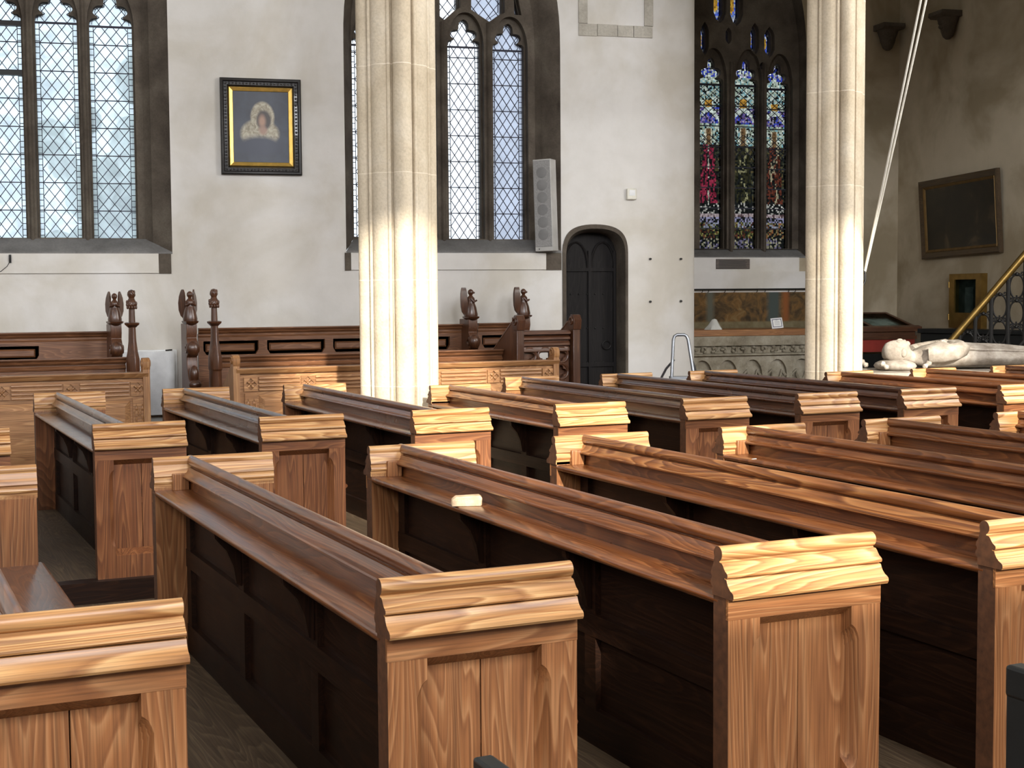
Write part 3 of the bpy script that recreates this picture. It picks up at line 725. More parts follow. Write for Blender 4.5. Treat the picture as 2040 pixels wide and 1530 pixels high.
LAB1 = {'L1': 'front pew cut off by the left edge, its brown seat showing between the ends',
        'C': 'front pew with its panelled near end whole at the bottom, left of the sunlit one',
        'D': 'front pew with a loose pale block lying on its book shelf',
        'E': 'front pew with a bright sunlit worn rail running to the right edge',
        'F': 'front pew with a small sunlit block at its far end, right of the bright rail',
        'G': 'shaded front pew behind the bright ones, dark block at its far end',
        'H': 'front pew of which only the sunlit far end shows at the right edge'}
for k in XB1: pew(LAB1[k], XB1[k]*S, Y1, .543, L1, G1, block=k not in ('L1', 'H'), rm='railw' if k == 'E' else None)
XB2 = {'Z2': .172, 'A2': .9137, 'B2': 1.6520, 'F2': 2.3972, 'G2': 3.1631, 'H2': 3.9088, 'I2': 4.6418, 'J2': 5.3521, 'K2': 6.0937, 'L2': 7.0896-.24, 'M2': 7.60}
Y2 = 6.2986*S; YF = {'G2': 8.032*S, 'K2': 7.976*S, 'L2': 7.976*S, 'M2': 7.976*S}
LAB2 = {'Z2': 'rear pew of which only a sliver of moulded end shows at the left edge',
        'A2': 'rear pew in front of the carved choir screen at left, its near end whole',
        'B2': 'rear pew in front of the white heater cover, its near end in shade',
        'F2': 'rear pew passing just left of the front pillar, with sunlit near end',
        'G2': 'short rear pew starting at the foot of the front pillar, its near cap in sun',
        'H2': 'dark rear pew in front of the pierced reading desk and black door',
        'I2': 'dark rear pew in front of the aluminium stepladder, near end panel showing',
        'J2': 'rear pew in front of the stone tomb chest under the stained glass',
        'K2': 'rear pew starting at the foot of the roped pillar, before the effigy head',
        'L2': 'rear pew running in front of the effigy waist to the right edge',
        'M2': 'rear pew of which only a dark far end shows at the right edge'}
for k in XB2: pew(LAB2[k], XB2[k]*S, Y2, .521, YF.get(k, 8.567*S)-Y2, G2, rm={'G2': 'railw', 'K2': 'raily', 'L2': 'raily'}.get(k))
# loose things on the shelves
zsh = H-.146
pb = on_y(907, 1010, 1); t_ = (zsh-ZC)/(ray(934, 1008).z); pb = CAMP+ray(934, 1008)*t_
mb = MB().prism([(-.065, 0), (.06, 0), (.062, .034), (.05, .042), (-.045, .038), (-.062, .026)], 'y', -.03, .03)
o = mb.build('worn_block', plain('pale worn softwood', (.66, .48, .30), .7, 0, .35, 22, bump=.3), None, (pb.x+.0, pb.y+.02, zsh+.0005), math.radians(-20)); bevel(o, .005)
tag(o, 'pale worn loose wooden block with rounded end lying on a pew shelf', 'block')
q = CAMP+ray(1500, 928)*((zsh-ZC)/ray(1500, 928).z)
tag(MB().prism([(-.015, -.004), (.016, -.006), (.018, .005), (-.012, .006)], 'z', 0, .0012).build('paper_scrap', M['paper'], None, (4.20, 6.08, zsh+.0004), .3), 'tiny white paper scrap on the sunlit pew shelf beside small block', 'paper scrap')

# dark bench backs at the bottom edge
def bench_back(px, py, px2, lab, w=.40):
    p = on_y(px, py, 1.6) if False else at_depth(px, py, 2.15)
    t = thing('low_bench', lab, 'bench', (p.x, p.y, -.12), 0, 'dark low benches at the bottom edge')
    h = p.z+.12
    bevel(MB().box(0, .034, -.9, 0, h-.05, h).build('top_rail', M['blackwood'], t), .006)
    bevel(MB().box(.004, .030, -.9, -.004, .34, h-.048).build('back_panel', M['blackwood'], t), .003)
    for y in (-.03, -.85): bevel(MB().box(.002, .036, y-.035, y+.028, 0, h-.045).build('leg', M['blackwood'], t), .003)
    for y in (-.03, -.85): bevel(MB().box(.27, .31, y-.035, y+.02, 0, .36).build('leg', M['blackwood'], t), .003)
    bevel(MB().box(.0, .33, -.9, -.004, .36, .39).build('seat', M['blackwood'], t), .005)
    return t
bench_back(940, 1507, 985, 'dark low bench corner at the bottom edge before the panelled pew end')
bench_back(2001, 1323, 2040, 'dark low bench corner in the bottom right corner')

# ------------------------------------------------------------------ choir stalls
oX = M['oakx']
def moulding(mb, x0, x1, y, z, prof):
    """prof: (out, up) outline, out towards -y"""
    mb.prism([(y-o, z+u) for o, u in prof], 'x', x0, x1)
CORN = [(0, 0), (.012, .0), (.018, .008), (.030, .014), (.034, .024), (.026, .030), (.040, .042), (.048, .050), (.048, .062), (0, .062)]
def panelling(name, lab, Y, xa, xb, ztop, widths, zlow=.0, endpost=None):
    """back panelling of a stall: moulded top, one row of raised long panels"""
    t = thing(name, lab, 'choir stall', (xa, Y, 0), 0, 'choir stalls along the wall')
    L = xb-xa
    mb = MB(); moulding(mb, 0, L, 0, ztop-.062, CORN); moulding(mb, 0, L, 0, ztop-.10, [(0, 0), (.012, .004), (.016, .016), (.010, .026), (0, .03)])
    mb.build('top_moulding', oX, t)
    holes = []; x = .05
    for wd in widths:
        if x+wd > L-.03: break
        c = .03; z0, z1 = ztop-.275, ztop-.135
        holes.append([(x, z0+c*1.6), (x+c*.5, z0+c*.8), (x+c, z0), (x+wd-c, z0), (x+wd-c*.5, z0+c*.8), (x+wd, z0+c*1.6), (x+wd, z1), (x, z1)]); x += wd+.09
    MB().plate([(0, zlow), (L, zlow), (L, ztop-.06), (0, ztop-.06)], holes, -.012, .03).build('framing', oX, t)
    for h in holes:
        a, c = h[0][0], h[5][0]; z0, z1 = min(p[1] for p in h), max(p[1] for p in h)
        MB().loft([[(a-.01, .029, z0-.01), (c+.01, .029, z0-.01), (c+.01, .029, z1+.01), (a-.01, .029, z1+.01)], [(a+.03, .029, z0+.03), (c-.03, .029, z0+.03), (c-.03, .029, z1-.03), (a+.03, .029, z1-.03)], [(a+.045, .016, z0+.045), (c-.045, .016, z0+.045), (c-.045, .016, z1-.045), (a+.045, .016, z1-.045)]], caps=True).build('panel', oX, t, angle=15)
    # seat along the foot
    MB().box(0, L, -.40, .0, .43, .46).build('seat', oX, t); MB().box(0, L, -.33, -.30, 0, .43).build('seat_front', oX, t)
    return t
def desk(name, lab, Y, xa, xb, ztop, rows=True):
    t = thing(name, lab, 'choir desk', (xa, Y, 0), 0, 'choir desks along the wall'); L = xb-xa
    mb = MB(); moulding(mb, 0, L, 0, ztop-.062, CORN); moulding(mb, 0, L, 0, ztop-.115, [(0, 0), (.014, .006), (.018, .02), (.008, .034), (0, .04)]); mb.build('top_moulding', oX, t)
    MB().box(0, L, 0, .035, 0, ztop-.06).build('front_board', oX, t)
    o = MB().prism([(-.02, ztop-.02), (-.02, ztop), (.34, ztop-.07), (.34, ztop-.09)], 'x', 0, L).build('desk_top', oX, t)
    return t
def fleur(mb, cx, cz, s, y):
    """small carved leaf device in a square"""
    for k in range(4):
        a = k*PI/2+PI/4; mb.ball((cx+s*.5*math.cos(a), y, cz+s*.5*math.sin(a)), s*.40, .008, s*.22, 10, 6, Matrix.Rotation(-a, 3, 'Y'))
    mb.ball((cx, y, cz), s*.22, .012, s*.22, 10, 6)
def front(name, lab, Y, xa, xb, ztop, stiles, rosettes, posts, rz=0.0):
    """carved panelled frontal with a moulded head band, carved squares, raised fields"""
    t = thing(name, lab, 'choir desk', (xa, Y, 0), rz, 'carved choir fronts'); L = xb-xa
    mb = MB(); moulding(mb, 0, L, 0, ztop-.05, [(0, 0), (.012, .0), (.02, .01), (.028, .02), (.034, .034), (.040, .040), (.040, .05), (-.09, .05), (-.09, 0)]); mb.build('top_moulding', M['honeyx'], t)
    zb0, zb1 = ztop-.215, ztop-.075
    body = MB().box(0, L, .012, .05, 0, ztop-.045); body.build('front_board', M['honeyx'], t)
    mb = MB(); edges = [0]+[r for r in rosettes]+[L]
    for i in range(len(edges)-1):
        a = edges[i]+(.075 if i else .02); c = edges[i+1]-(.075 if i < len(edges)-2 else .02)
        if c-a < .05: continue
        for k in range(4):
            z = lerp(zb0, zb1, (k+.15)/4); mb.prism([(.014, z), (-.004, z+.004), (-.006, z+.014), (-.002, z+.022), (.014, z+.026)], 'x', a, c)
    mb.build('reeded_band', M['honeyx'], t)
    for r in rosettes:
        mb = MB(); s = .062; cz = (zb0+zb1)/2
        mb.plate([(r-s, cz-s), (r+s, cz-s), (r+s, cz+s), (r-s, cz+s)], [[(r-s*.9, cz), (r, cz-s*.9), (r+s*.9, cz), (r, cz+s*.9)]], -.004, .014)
        fleur(mb, r, cz, s*.8, .004); mb.build('carved_square', M['honeyx'], t)
    xs = [0]+stiles+[L]
    mbs = MB()
    for i, x in enumerate(stiles):
        mbs = MB().box(x-.055, x+.055, -.004, .014, 0, zb0-.012)
        for sx in (-.026, .026):
            mbs.tube([(x+sx, -.006, .1), (x+sx, -.006, zb0-.17)], .008, 6)
            mbs.tube([(x+sx-.02, -.006, zb0-.17), (x+sx-.014, -.006, zb0-.11), (x+sx, -.006, zb0-.06), (x+sx+.014, -.006, zb0-.11), (x+sx+.02, -.006, zb0-.17)], .006, 6)
            mbs.ball((x+sx, -.006, zb0-.10), .012, .006, .02, 8, 6)
        mbs.build('carved_stile', M['honeyx'], t)
    for i in range(len(xs)-1):
        a = xs[i]+(.075 if i else .05); c = xs[i+1]-(.075 if i < len(xs)-2 else .05)
        if c-a < .12: continue
        z0, z1 = .14, zb0-.03; e = .05
        MB().loft([[(a, .012, z0), (c, .012, z0), (c, .012, z1), (a, .012, z1)], [(a+.012, .004, z0+.012), (c-.012, .004, z0+.012), (c-.012, .004, z1-.012), (a+.012, .004, z1-.012)],
                   [(a+e, -.012, z0+e), (c-e, -.012, z0+e), (c-e, -.012, z1-e), (a+e, -.012, z1-e)]], caps=True).build('raised_field', M['honeyx'], t, angle=20)
    for px_, back in posts:
        mb = MB().box(px_-.03, px_+.03, -.02, .075, 0, ztop+.03)
        mb.prism([(-.02, ztop+.02), (.075, ztop+.02), (.085, ztop+.05), (.075, ztop+.10), (.04, ztop+.125), (-.005, ztop+.12), (-.03, ztop+.09), (-.03, ztop+.05)], 'x', px_-.032, px_+.032)
        mb.tube([(px_-.034, .025+.028*math.cos(a), ztop+.075+.028*math.sin(a)) for a in [k*PI/6 for k in range(12)]], .008, 6, closed=True)
        mb.tube([(px_+.034, .025+.028*math.cos(a), ztop+.075+.028*math.sin(a)) for a in [k*PI/6 for k in range(12)]], .008, 6, closed=True)
        mb.prism([(.07, ztop+.05), (.42, ztop-.17), (.42, ztop-.5), (.07, ztop-.5)], 'x', px_-.022, px_+.022)
        bevel(mb.build('end_post', M['honeyz'], t), .004)
    return t
cy = lambda px, py, Y: (on_y(px, py, Y).x, on_y(px, py, Y).z)
# left range
xa, xb = cy(-70, 660, 14.45)[0], cy(215, 660, 14.45)[0]
panelling('choir_stall', 'panelled choir stall back against the wall at the left edge', 14.45, xa, xb, cy(120, 661, 14.45)[1], [.62]*9)
xa, xb = cy(-70, 712, 13.45)[0], cy(250, 712, 13.45)[0]
desk('choir_desk', 'plain moulded choir desk behind the carved front at left', 13.45, xa, xb, cy(120, 714, 13.45)[1])
FY = 12.55
xa, xb = cy(-60, 745, FY)[0], cy(294, 745, FY)[0]; pxm = (xb-xa)/354
front('carved_choir_screen', 'carved panelled choir front at the left, before the white heater cover', FY, xa, xb, cy(120, 746, FY)[1], [4*pxm+.02, (275+60)*pxm], [(0+60)*pxm, (136+60)*pxm, (273+60)*pxm], [((291+60)*pxm, 1)])
# right range
BY = 14.30
xa, xb = cy(394, 650, BY)[0], cy(925, 642, BY)[0]
panelling('choir_stall', 'long panelled choir stall back passing behind the front pillar', BY, xa, xb, cy(560, 651, BY)[1], [.57, .62, .62, .62, .62, .62, .62, .62])
xa, xb = cy(951, 650, BY)[0], cy(1029, 642, BY)[0]
panelling('choir_stall', 'short length of stall back between the two right hand angels', BY, xa, xb, cy(990, 643, BY)[1], [.36])
DY = 13.25
xa, xb = cy(440, 708, DY)[0], cy(1000, 696, DY)[0]
desk('choir_desk', 'plain moulded choir desk passing behind the front pillar', DY, xa, xb, cy(560, 706, DY)[1])
RY = 12.45
xa, xb = cy(470, 731, RY)[0], cy(1112, 716, RY)[0]; k = (xb-xa)
fx = lambda px: cy(px, 735, RY)[0]-xa
front('carved_choir_screen', 'carved panelled choir front with a sun patch behind the front pillar', RY, xa, xb, cy(560, 732, RY)[1], [fx(499), fx(700), fx(846), fx(984)], [fx(499), fx(613), fx(740), fx(864), fx(983), fx(1092)], [(.0, 1), (fx(1107), 1)])

# bench ends with carved figures
def angel(parent, z0, s, facing=0.0, name='carved_angel'):
    """winged kneeling figure of about s metres"""
    R = Matrix.Rotation(facing, 4, 'Z')
    bm = bmesh.new()
    body = MB().lathe([(.30, 0), (.31, .06), (.27, .18), (.25, .32), (.20, .46), (.17, .52), (.19, .60), (.18, .68), (.10, .745), (.075, .77), (.075, .79)], n=16, sx=.62*s/1.0, sy=.75*s).v
    mb = MB(); mb.lathe([(r*s, z*s) for r, z in [(.02, 0), (.30, 0), (.31, .06), (.28, .18), (.25, .32), (.19, .46), (.165, .52), (.185, .60), (.17, .67), (.10, .735), (.07, .76), (.075, .79), (.115, .83), (.13, .88), (.115, .94), (.06, .985), (.01, 1.0)]], n=18, sx=.80, sy=.85)
    mb.ball((0, -.11*s, .87*s), .03*s, .05*s, .04*s, 8, 6)              # nose and brow
    for sx in (-1, 1):                                                # arms meeting in front
        mb.tube([(sx*.12*s, -.02*s, .64*s), (sx*.15*s, -.12*s, .52*s), (sx*.03*s, -.22*s, .58*s)], .05*s, 8, .035*s)
    for k in range(7):
        a = -.9+k*.3; mb.tube([(.17*s*math.sin(a), -.22*s*math.cos(a), .03*s), (.10*s*math.sin(a), -.13*s*math.cos(a), .48*s)], .022*s, 6, .012*s)
    mb.xf(R); o = mb.build(name, M['carved'], parent, (0, 0, z0))
    for sx in (-1, 1):
        w = MB(); loops = []
        for z, i_, o_, q in ((.06, .10, .16, .0), (.16, .10, .24, .01), (.35, .12, .30, .02), (.60, .13, .31, .03), (.82, .13, .28, .05), (.95, .14, .24, .07), (1.03, .16, .21, .09), (1.06, .175, .19, .10)):
            A_ = Vector((sx*i_*s, (.10+q)*s, z*s)); B_ = Vector((sx*o_*.95*s, (.22+q+(o_-i_)*.7)*s, z*s)); n_ = Vector((sx*.03*s, -.02*s, 0))
            loops.append([A_-n_*.5, B_-n_*.2, B_+n_, A_+n_])
        w.loft(loops, caps=True)
        for k in range(4): w.tube([(sx*(.14+.03*k)*s, (.16+.04*k)*s, .92*s-.05*k*s), (sx*(.14+.035*k)*s, (.16+.045*k)*s, (.20+.05*k)*s)], .014*s, 5)
        w.xf(R); w.build('wing', M['carved'], o)
    return o
def bench_end(lab, px, ytop, ycap, Y, ybot_z=0.0, facing=0.0, arm=True, slim=False, wpx=26):
    x, zc = cy(px, ycap, Y); zt = cy(px, ytop, Y)[1]
    t = thing('bench_end', lab, 'bench end', (x, Y, 0), 0, 'carved bench ends of the choir')
    w = .105 if not slim else .075
    b = MB()
    if slim:
        b.lathe([(.072, 0), (.072, .40), (.060, .62), (.055, zc-.45), (.062, zc-.44), (.062, zc-.33), (.048, zc-.26), (.036, zc-.16), (.032, zc-.03)], n=8, sx=1.0, sy=2.2)
    else:
        b.prism([(-.19, 0), (.20, 0), (.20, zc-.02), (-.06, zc-.02), (-.07, zc-.10), (-.05, zc-.16), (-.085, zc-.20), (-.10, zc-.27), (-.085, zc-.33), (-.045, zc-.35), (-.05, zc-.45), (-.11, zc-.55), (-.19, zc-.60)], 'x', -w/2, w/2)
    bevel(b.build('standard', M['oakdz'], t), .006)
    if not slim:
        mb = MB()
        for sx in (-1, 1): mb.tube([(sx*(w/2+.001), -.06+.035*math.cos(a), zc-.265+.035*math.sin(a)) for a in [k*PI/6 for k in range(12)]], .014, 6, closed=True)
        mb.ball((0, -.10, zc-.265), w*.62, .05, .075); mb.ball((0, -.13, zc-.52), w*.45, .055, .09); mb.ball((0, -.17, zc-.62), w*.6, .05, .05)
        mb.build('arm_scroll', M['carved'], t)
    q = .66 if slim else .82; MB().lathe([(.055*q, zc-.035), (.07*q, zc-.025), (.10*q, zc-.008), (.105*q, zc+.008), (.07*q, zc+.014)], n=8, sx=1.0, sy=1.6).build('capital', M['carved'], t)
    s = zt-zc-.012
    if slim:
        mb = MB().lathe([(.055, 0), (.05, .10), (.045, .26*s/.36), (.06, .42*s), (.085, .52*s), (.085, .60*s), (.06, .68*s), (.045, .74*s), (.06, .82*s), (.062, .90*s), (.045, .97*s), (.01, s)], n=14)
        for k in range(26):
            a = k*2.4; z = s*(.46+.16*(k % 5)/4); mb.ball((.075*math.cos(a), .075*math.sin(a), z), .018, n=8, m=5)
        for k in range(12):
            a = k*2.4; mb.ball((.05*math.cos(a), .05*math.sin(a), s*(.84+.04*(k % 3))), .018, n=8, m=5)
        mb.xf(Matrix.Diagonal((.56, .62, 1, 1))); mb.build('poppy_head', M['carved'], t, (0, 0, zc+.012))
    else: angel(t, zc+.012, s, facing)
    return t
bench_end('carved bench end with winged angel, leftmost of all', 229, 584, 642, 14.25, facing=-.15)
bench_end('slender poppyhead bench end beside the white heater cover on its left', 263, 577, 645, 13.30, slim=True)
bench_end('carved bench end with winged angel just right of the white heater cover', 379, 580, 641, 14.10, facing=.0)
bench_end('slender poppyhead bench end right of the white heater cover', 427, 575, 642, 13.15, slim=True)
bench_end('carved bench end with angel, left one of the pair right of the front pillar', 938, 576, 632, 14.15, facing=1.15)
bench_end('carved bench end with praying angel beside the black door', 1043, 575, 629, 14.15, facing=1.2)

# pierced reading desk
QY = 12.95
x0, z0 = cy(1037, 662, QY); x1 = cy(1133, 662, QY)[0]; ztp = cy(1085, 657, QY)[1]; L = x1-x0
rd = thing('reading_desk', 'dark oak reading desk with pierced tracery in front of the black door', 'reading desk', (x0, QY, 0), 0)
def quatre(cx, cz, r, n=48):
    return [(cx+r*(.62+.38*abs(math.cos(2*t)))*math.cos(t), cz+r*(.62+.38*abs(math.cos(2*t)))*math.sin(t)) for t in [2*PI*i/n+PI/4 for i in range(n)]]
rr = L/6.9; zq = cy(1085, 708, QY)[1]; qp = 2*rr+.012
holes = [quatre(L*(i+.5)/3, zq-j*qp, rr*.82) for i in range(3) for j in range(4)]
zlow = zq-4*qp+rr-.02
MB().plate([(0, zlow), (L, zlow), (L, ztp-.1), (0, ztp-.1)], holes, 0, .035).build('pierced_front', M['oakdz'], rd)
MB().box(0, L, 0, .035, 0, zlow).build('lower_panel', M['oakdx'], rd)
MB().box(0, L/3-.01, .05, .065, zlow, ztp-.12).build('back_panel', M['oakdx'], rd); MB().box(2*L/3+.01, L, .05, .065, zlow, ztp-.12).build('back_panel', M['oakdx'], rd)
mb = MB()
for i in range(3):
    for j in range(4):
        c = (L*(i+.5)/3, zq-j*qp); mb.tube([(c[0]+rr*math.cos(a), -.004, c[1]+rr*math.sin(a)) for a in [k*PI/12 for k in range(24)]], .012, 6, closed=True)
mb.build('tracery_rings', M['oakdz'], rd)
mb = MB()
for z, o in ((ztp-.045, .045), (ztp-.10, .035), (ztp-.16, .025), (ztp-.22, .016)): mb.prism([(0, z-.012), (-o, z), (-o, z+.022), (-.01, z+.04), (.03, z+.04), (.03, z-.012)], 'x', 0, L)
mb.build('top_moulding', M['oakdx'], rd)
MB().prism([(.0, ztp-.03), (0, ztp-.005), (.42, ztp-.10), (.42, ztp-.125)], 'x', 0, L).build('book_slope', M['oakdx'], rd)
for i, x in enumerate((-.035, L+.055)):
    mb = MB().prism([(-.04, 0), (.55, 0), (.55, ztp-.22), (.10, ztp+.06), (.03, ztp+.10), (-.04, ztp+.10)], 'x', x-.022, x+.022)
    mb.tube([(x, .55, ztp-.215), (x, .10, ztp+.068)], .026, 8)
    mb.build('side_board', M['oakdz'], rd)
    mb = MB().box(x-.04, x+.04, -.075, -.0, 0, ztp+.0)
    mb.prism([(-.085, ztp-.0), (.0, ztp-.0), (.02, ztp+.04), (.02, ztp+.11), (-.02, ztp+.155), (-.07, ztp+.15), (-.10, ztp+.10)], 'x', x-.045, x+.045)
    for sx in (-1, 1): mb.tube([(x+sx*.046, -.035+.034*math.cos(a), ztp+.09+.034*math.sin(a)) for a in [k*PI/6 for k in range(12)]], .012, 6, closed=True)
    bevel(mb.build('scroll_post', M['carved'], rd), .004)

# white heater cover on the wall
a0, z1 = NF.px(243, 701, -.12); a1, z0 = NF.px(350, 826, -.12)
hc = thing('heater_cover', 'plain white heater cover low on the wall between the stalls', 'heater', NF.w(a0, -.14, 0), WA)
bevel(MB().box(0, a1-a0, 0, .135, z0, z1).build('panel', M['white'], hc), .006)
bevel(MB().box(-.05, a1-a0+.03, .09, .138, z0, z1+.012).build('back_frame', M['white'], hc), .004)
for x in (.08, a1-a0-.12): MB().box(x, x+.04, .03, .12, 0, z0+.01).build('foot', M['iron'], hc)
MB().tube([(a1-a0-.09, .06, z1+.006), (a1-a0-.02, .05, z1+.012)], .008, 8).build('valve', M['iron'], hc)

# ------------------------------------------------------------------ things on the north wall
pa, pz1 = NF.px(437, 155); pb_, pz0 = NF.px(601, 350)
W_, H_ = pb_-pa, pz1-pz0
pic = thing('framed_painting', 'black framed dark blue painting of a pale veiled woman with gilt slip', 'painting', NF.w(pa, -.002, pz0), WA)
f1, f2 = .092, .135
def ringp(a, b): return [(a, a), (W_-a, a), (W_-a, H_-a), (a, H_-a)]
MB().loft([[(x, y, z) for x, z in ringp(a, 0)] for a, y in ((0, 0), (0, -.045), (.012, -.055), (.028, -.05), (.04, -.035), (f1-.02, -.04), (f1-.008, -.03), (f1, -.012))]).build('frame', M['ebony'], pic, angle=30)
MB().loft([[(x, y, z) for x, z in ringp(a, 0)] for a, y in ((f1, -.012), (f1, -.030), (f1+.006, -.034), (f2-.004, -.020), (f2, -.014), (f2, -.004))]).build('gilt_slip', M['gilt'], pic, angle=30)
mb = MB(); n = 0
for (ax, az, bx, bz) in ((.06, .055, W_-.06, .055), (.06, H_-.055, W_-.06, H_-.055), (.055, .06, .055, H_-.06), (W_-.055, .06, W_-.055, H_-.06)):
    k = int(math.dist((ax, az), (bx, bz))/.036)
    for i in range(k+1):
        c = (lerp(ax, bx, i/k), -.040, lerp(az, bz, i/k)); mb.ball(c, .013, .010, .013 if i % 2 else .008, 7, 5)
tag(mb.build('carved_ornament', M['ebony'], pic), kind='stuff')
pm, nt, b = mk('oil painting of a veiled woman')
tc = nt.nodes.new('ShaderNodeTexCoord')
def blob(cx, cz, rx, rz, soft=.12):
    mp = nt.nodes.new('ShaderNodeMapping'); mp.inputs['Location'].default_value = (-cx/rx, 0, -cz/rz); mp.inputs['Scale'].default_value = (1/rx, 0, 1/rz)
    ln = nt.nodes.new('ShaderNodeVectorMath'); ln.operation = 'LENGTH'; mr = nt.nodes.new('ShaderNodeMapRange')
    mr.inputs['From Min'].default_value = 1+soft; mr.inputs['From Max'].default_value = 1-soft
    nt.links.new(tc.outputs['Object'], mp.inputs[0]); nt.links.new(mp.outputs[0], ln.inputs[0]); nt.links.new(ln.outputs['Value'], mr.inputs['Value']); return mr.outputs[0]
nz = noise(nt, tc.outputs['Object'], 5, 5, .4); r = ramp(nt, [(.3, (.014, .018, .032)), (.7, (.032, .042, .068))]); nt.links.new(nz, r.inputs[0]); c = r.outputs[0]
fz = noise(nt, tc.outputs['Object'], 14, 4, 2.0); lin = ramp(nt, [(.35, (.20, .17, .11)), (.6, (.44, .40, .30))]); nt.links.new(fz, lin.inputs[0])
cw, chh = W_/2, H_/2
for args, col in (((cw*.97, chh*.86, .20, .155, .10), 'l'), ((cw*.97, chh*.60, .24, .105, .25), (.020, .026, .05)), ((cw*1.04, chh*1.20, .125, .165, .08), 'l'),
                  ((cw*1.07, chh*1.14, .078, .105, .15), (.035, .024, .020)), ((cw*1.03, chh*1.12, .034, .062, .5), (.36, .21, .14)), ((cw*1.05, chh*.93, .042, .045, .4), (.30, .18, .13))):
    c = mixc(nt, blob(*args), c, lin.outputs[0] if col == 'l' else col)
nt.links.new(c, b.inputs['Base Color']); b.inputs['Roughness'].default_value = .4
MB().box(f2-.004, W_-f2+.004, -.008, -.003, f2-.004, H_-f2+.004).build('canvas', pm, pic)

# column loudspeaker
ax, az = NF.px(1068, 498, -.02); zt = NF.px(1068, 321, -.02)[1]
p = NF.w(ax, 0, az); sp = thing('column_loudspeaker', 'tall grey column loudspeaker fixed at the side of the bright window', 'loudspeaker', NF.w(ax-.012, -.06, az-.02), WA-math.radians(-24))
sp.rotation_euler = (0, math.radians(-1.6), WA-math.radians(38)); hh = zt-az+.03
bevel(MB().box(0, .215, -.02, .15, 0, hh).build('case', M['grey'], sp), .006)
bevel(MB().box(.006, .209, -.026, -.018, .05, hh-.012).build('grille', M['grille'], sp), .003)
for i in range(6): MB().lathe([(.002, -.003), (.058, -.003), (.062, 0), (.055, .002), (.002, .002)], n=24).xf(Matrix.Translation((.1075, -.0285, hh*.18+i*hh*.135)) @ Matrix.Rotation(PI/2, 4, 'X')).build('cone_ring', M['grilled'], sp)
MB().ball((.05, -.021, .025), .007, n=8, m=5).build('screw', M['iron'], sp)
MB().box(.06, .16, .14, .27, hh*.2, hh*.26).build('wall_bracket', M['iron'], sp)

ax, az = NF.px(1247, 398); bx, bz = NF.px(1266, 376)
se = thing('motion_sensor', 'small cream alarm sensor box on the wall above the black door', 'sensor', NF.w(ax, 0, az), WA)
bevel(MB().box(0, bx-ax, -.05, 0, 0, bz-az).build('case', M['cream'], se), .012, 3)
MB().box((bx-ax)*.2, (bx-ax)*.8, -.055, -.046, (bz-az)*.35, (bz-az)*.85).build('lens', M['white'], se)
for px, py, lab in ((1295, 516, 'upper left'), (1356, 516, 'upper right'), (1295, 601, 'lower left'), (1356, 600, 'lower right')):
    off = 0 if px < 1300 else .062
    x, z = NF.px(px, py, off)
    o = MB().lathe([(.002, -.012), (.013, -.012), (.013, .02), (.002, .02)], n=12).xf(Matrix.Rotation(PI/2, 4, 'X')).build('wall_plug', M['iron'], None, NF.w(x, off-.004, z), WA)
    tag(o, 'small dark wall plug right of the black door, %s of four' % lab, 'wall plug', 'wall plugs')
ax, az = NF.px(20, 515, -.03)
hk = thing('iron_hook', 'small dark iron hook with thin wire under the left window', 'hook', NF.w(ax, -.035, az), WA)
MB().box(-.012, .012, .0, .015, -.045, .04).build('plate', M['iron'], hk)
MB().tube([(0, .0, .02), (0, -.03, .015), (0, -.035, -.01), (0, -.02, -.03)], .006, 6).build('prong', M['iron'], hk)
MB().tube([(0, -.012, -.03), (-.03, .0, -.08), (-.09, .008, -.13), (-.16, .008, -.16)], .0035, 6).build('wire', M['iron'], hk)
# ------------------------------------------------------------------ things below the stained glass
def gthing(name, lab, cat, x, y, z, **k): return thing(name, lab, cat, GF.w(x, y, z), WA, **k)
a, z0 = g(1426, 536, -.02); c, z1 = g(1493, 516, -.02)
pl = gthing('brass_plaque', 'small dark inscribed plaque under the stained glass window', 'plaque', a, -.021, z0)
plm = wood('plaque bronze', 'x', (.045, .030, .022), (.075, .05, .037), (.12, .085, .062), rough=.4, figure=.2)
bevel(MB().box(0, c-a, -.016, 0, 0, z1-z0).build('plate', plm, pl), .004)
mb = MB()
for i in range(5): mb.box(.04, c-a-.04-.05*random.random(), -.0185, -.015, .022+i*.022, .030+i*.022)
mb.build('lettering', M['blackwood'], pl)
LY = -.10
a, zr = g(1380, 577, LY-.06); c, _ = g(1612, 577, LY-.06)
cr = gthing('hanging_rail', 'thin black rail with hooks above the old tapestry', 'rail', a, LY-.06, zr)
MB().tube([(0, 0, 0), (c-a, 0, 0)], .011, 8).build('rod', M['iron'], cr)
for px in (1399, 1411, 1444, 1463, 1508, 1524, 1571, 1584):
    x = g(px, 577, LY-.06)[0]-a
    MB().tube([(x, 0, .008), (x, -.012, -.01), (x+.004, -.006, -.032), (x-.008, .006, -.04)], .005, 6).build('hook', M['iron'], cr)
for x in (.05, (c-a)/2, c-a-.05): MB().tube([(x, 0, 0), (x, .058, 0)], .008, 6).build('bracket', M['iron'], cr)
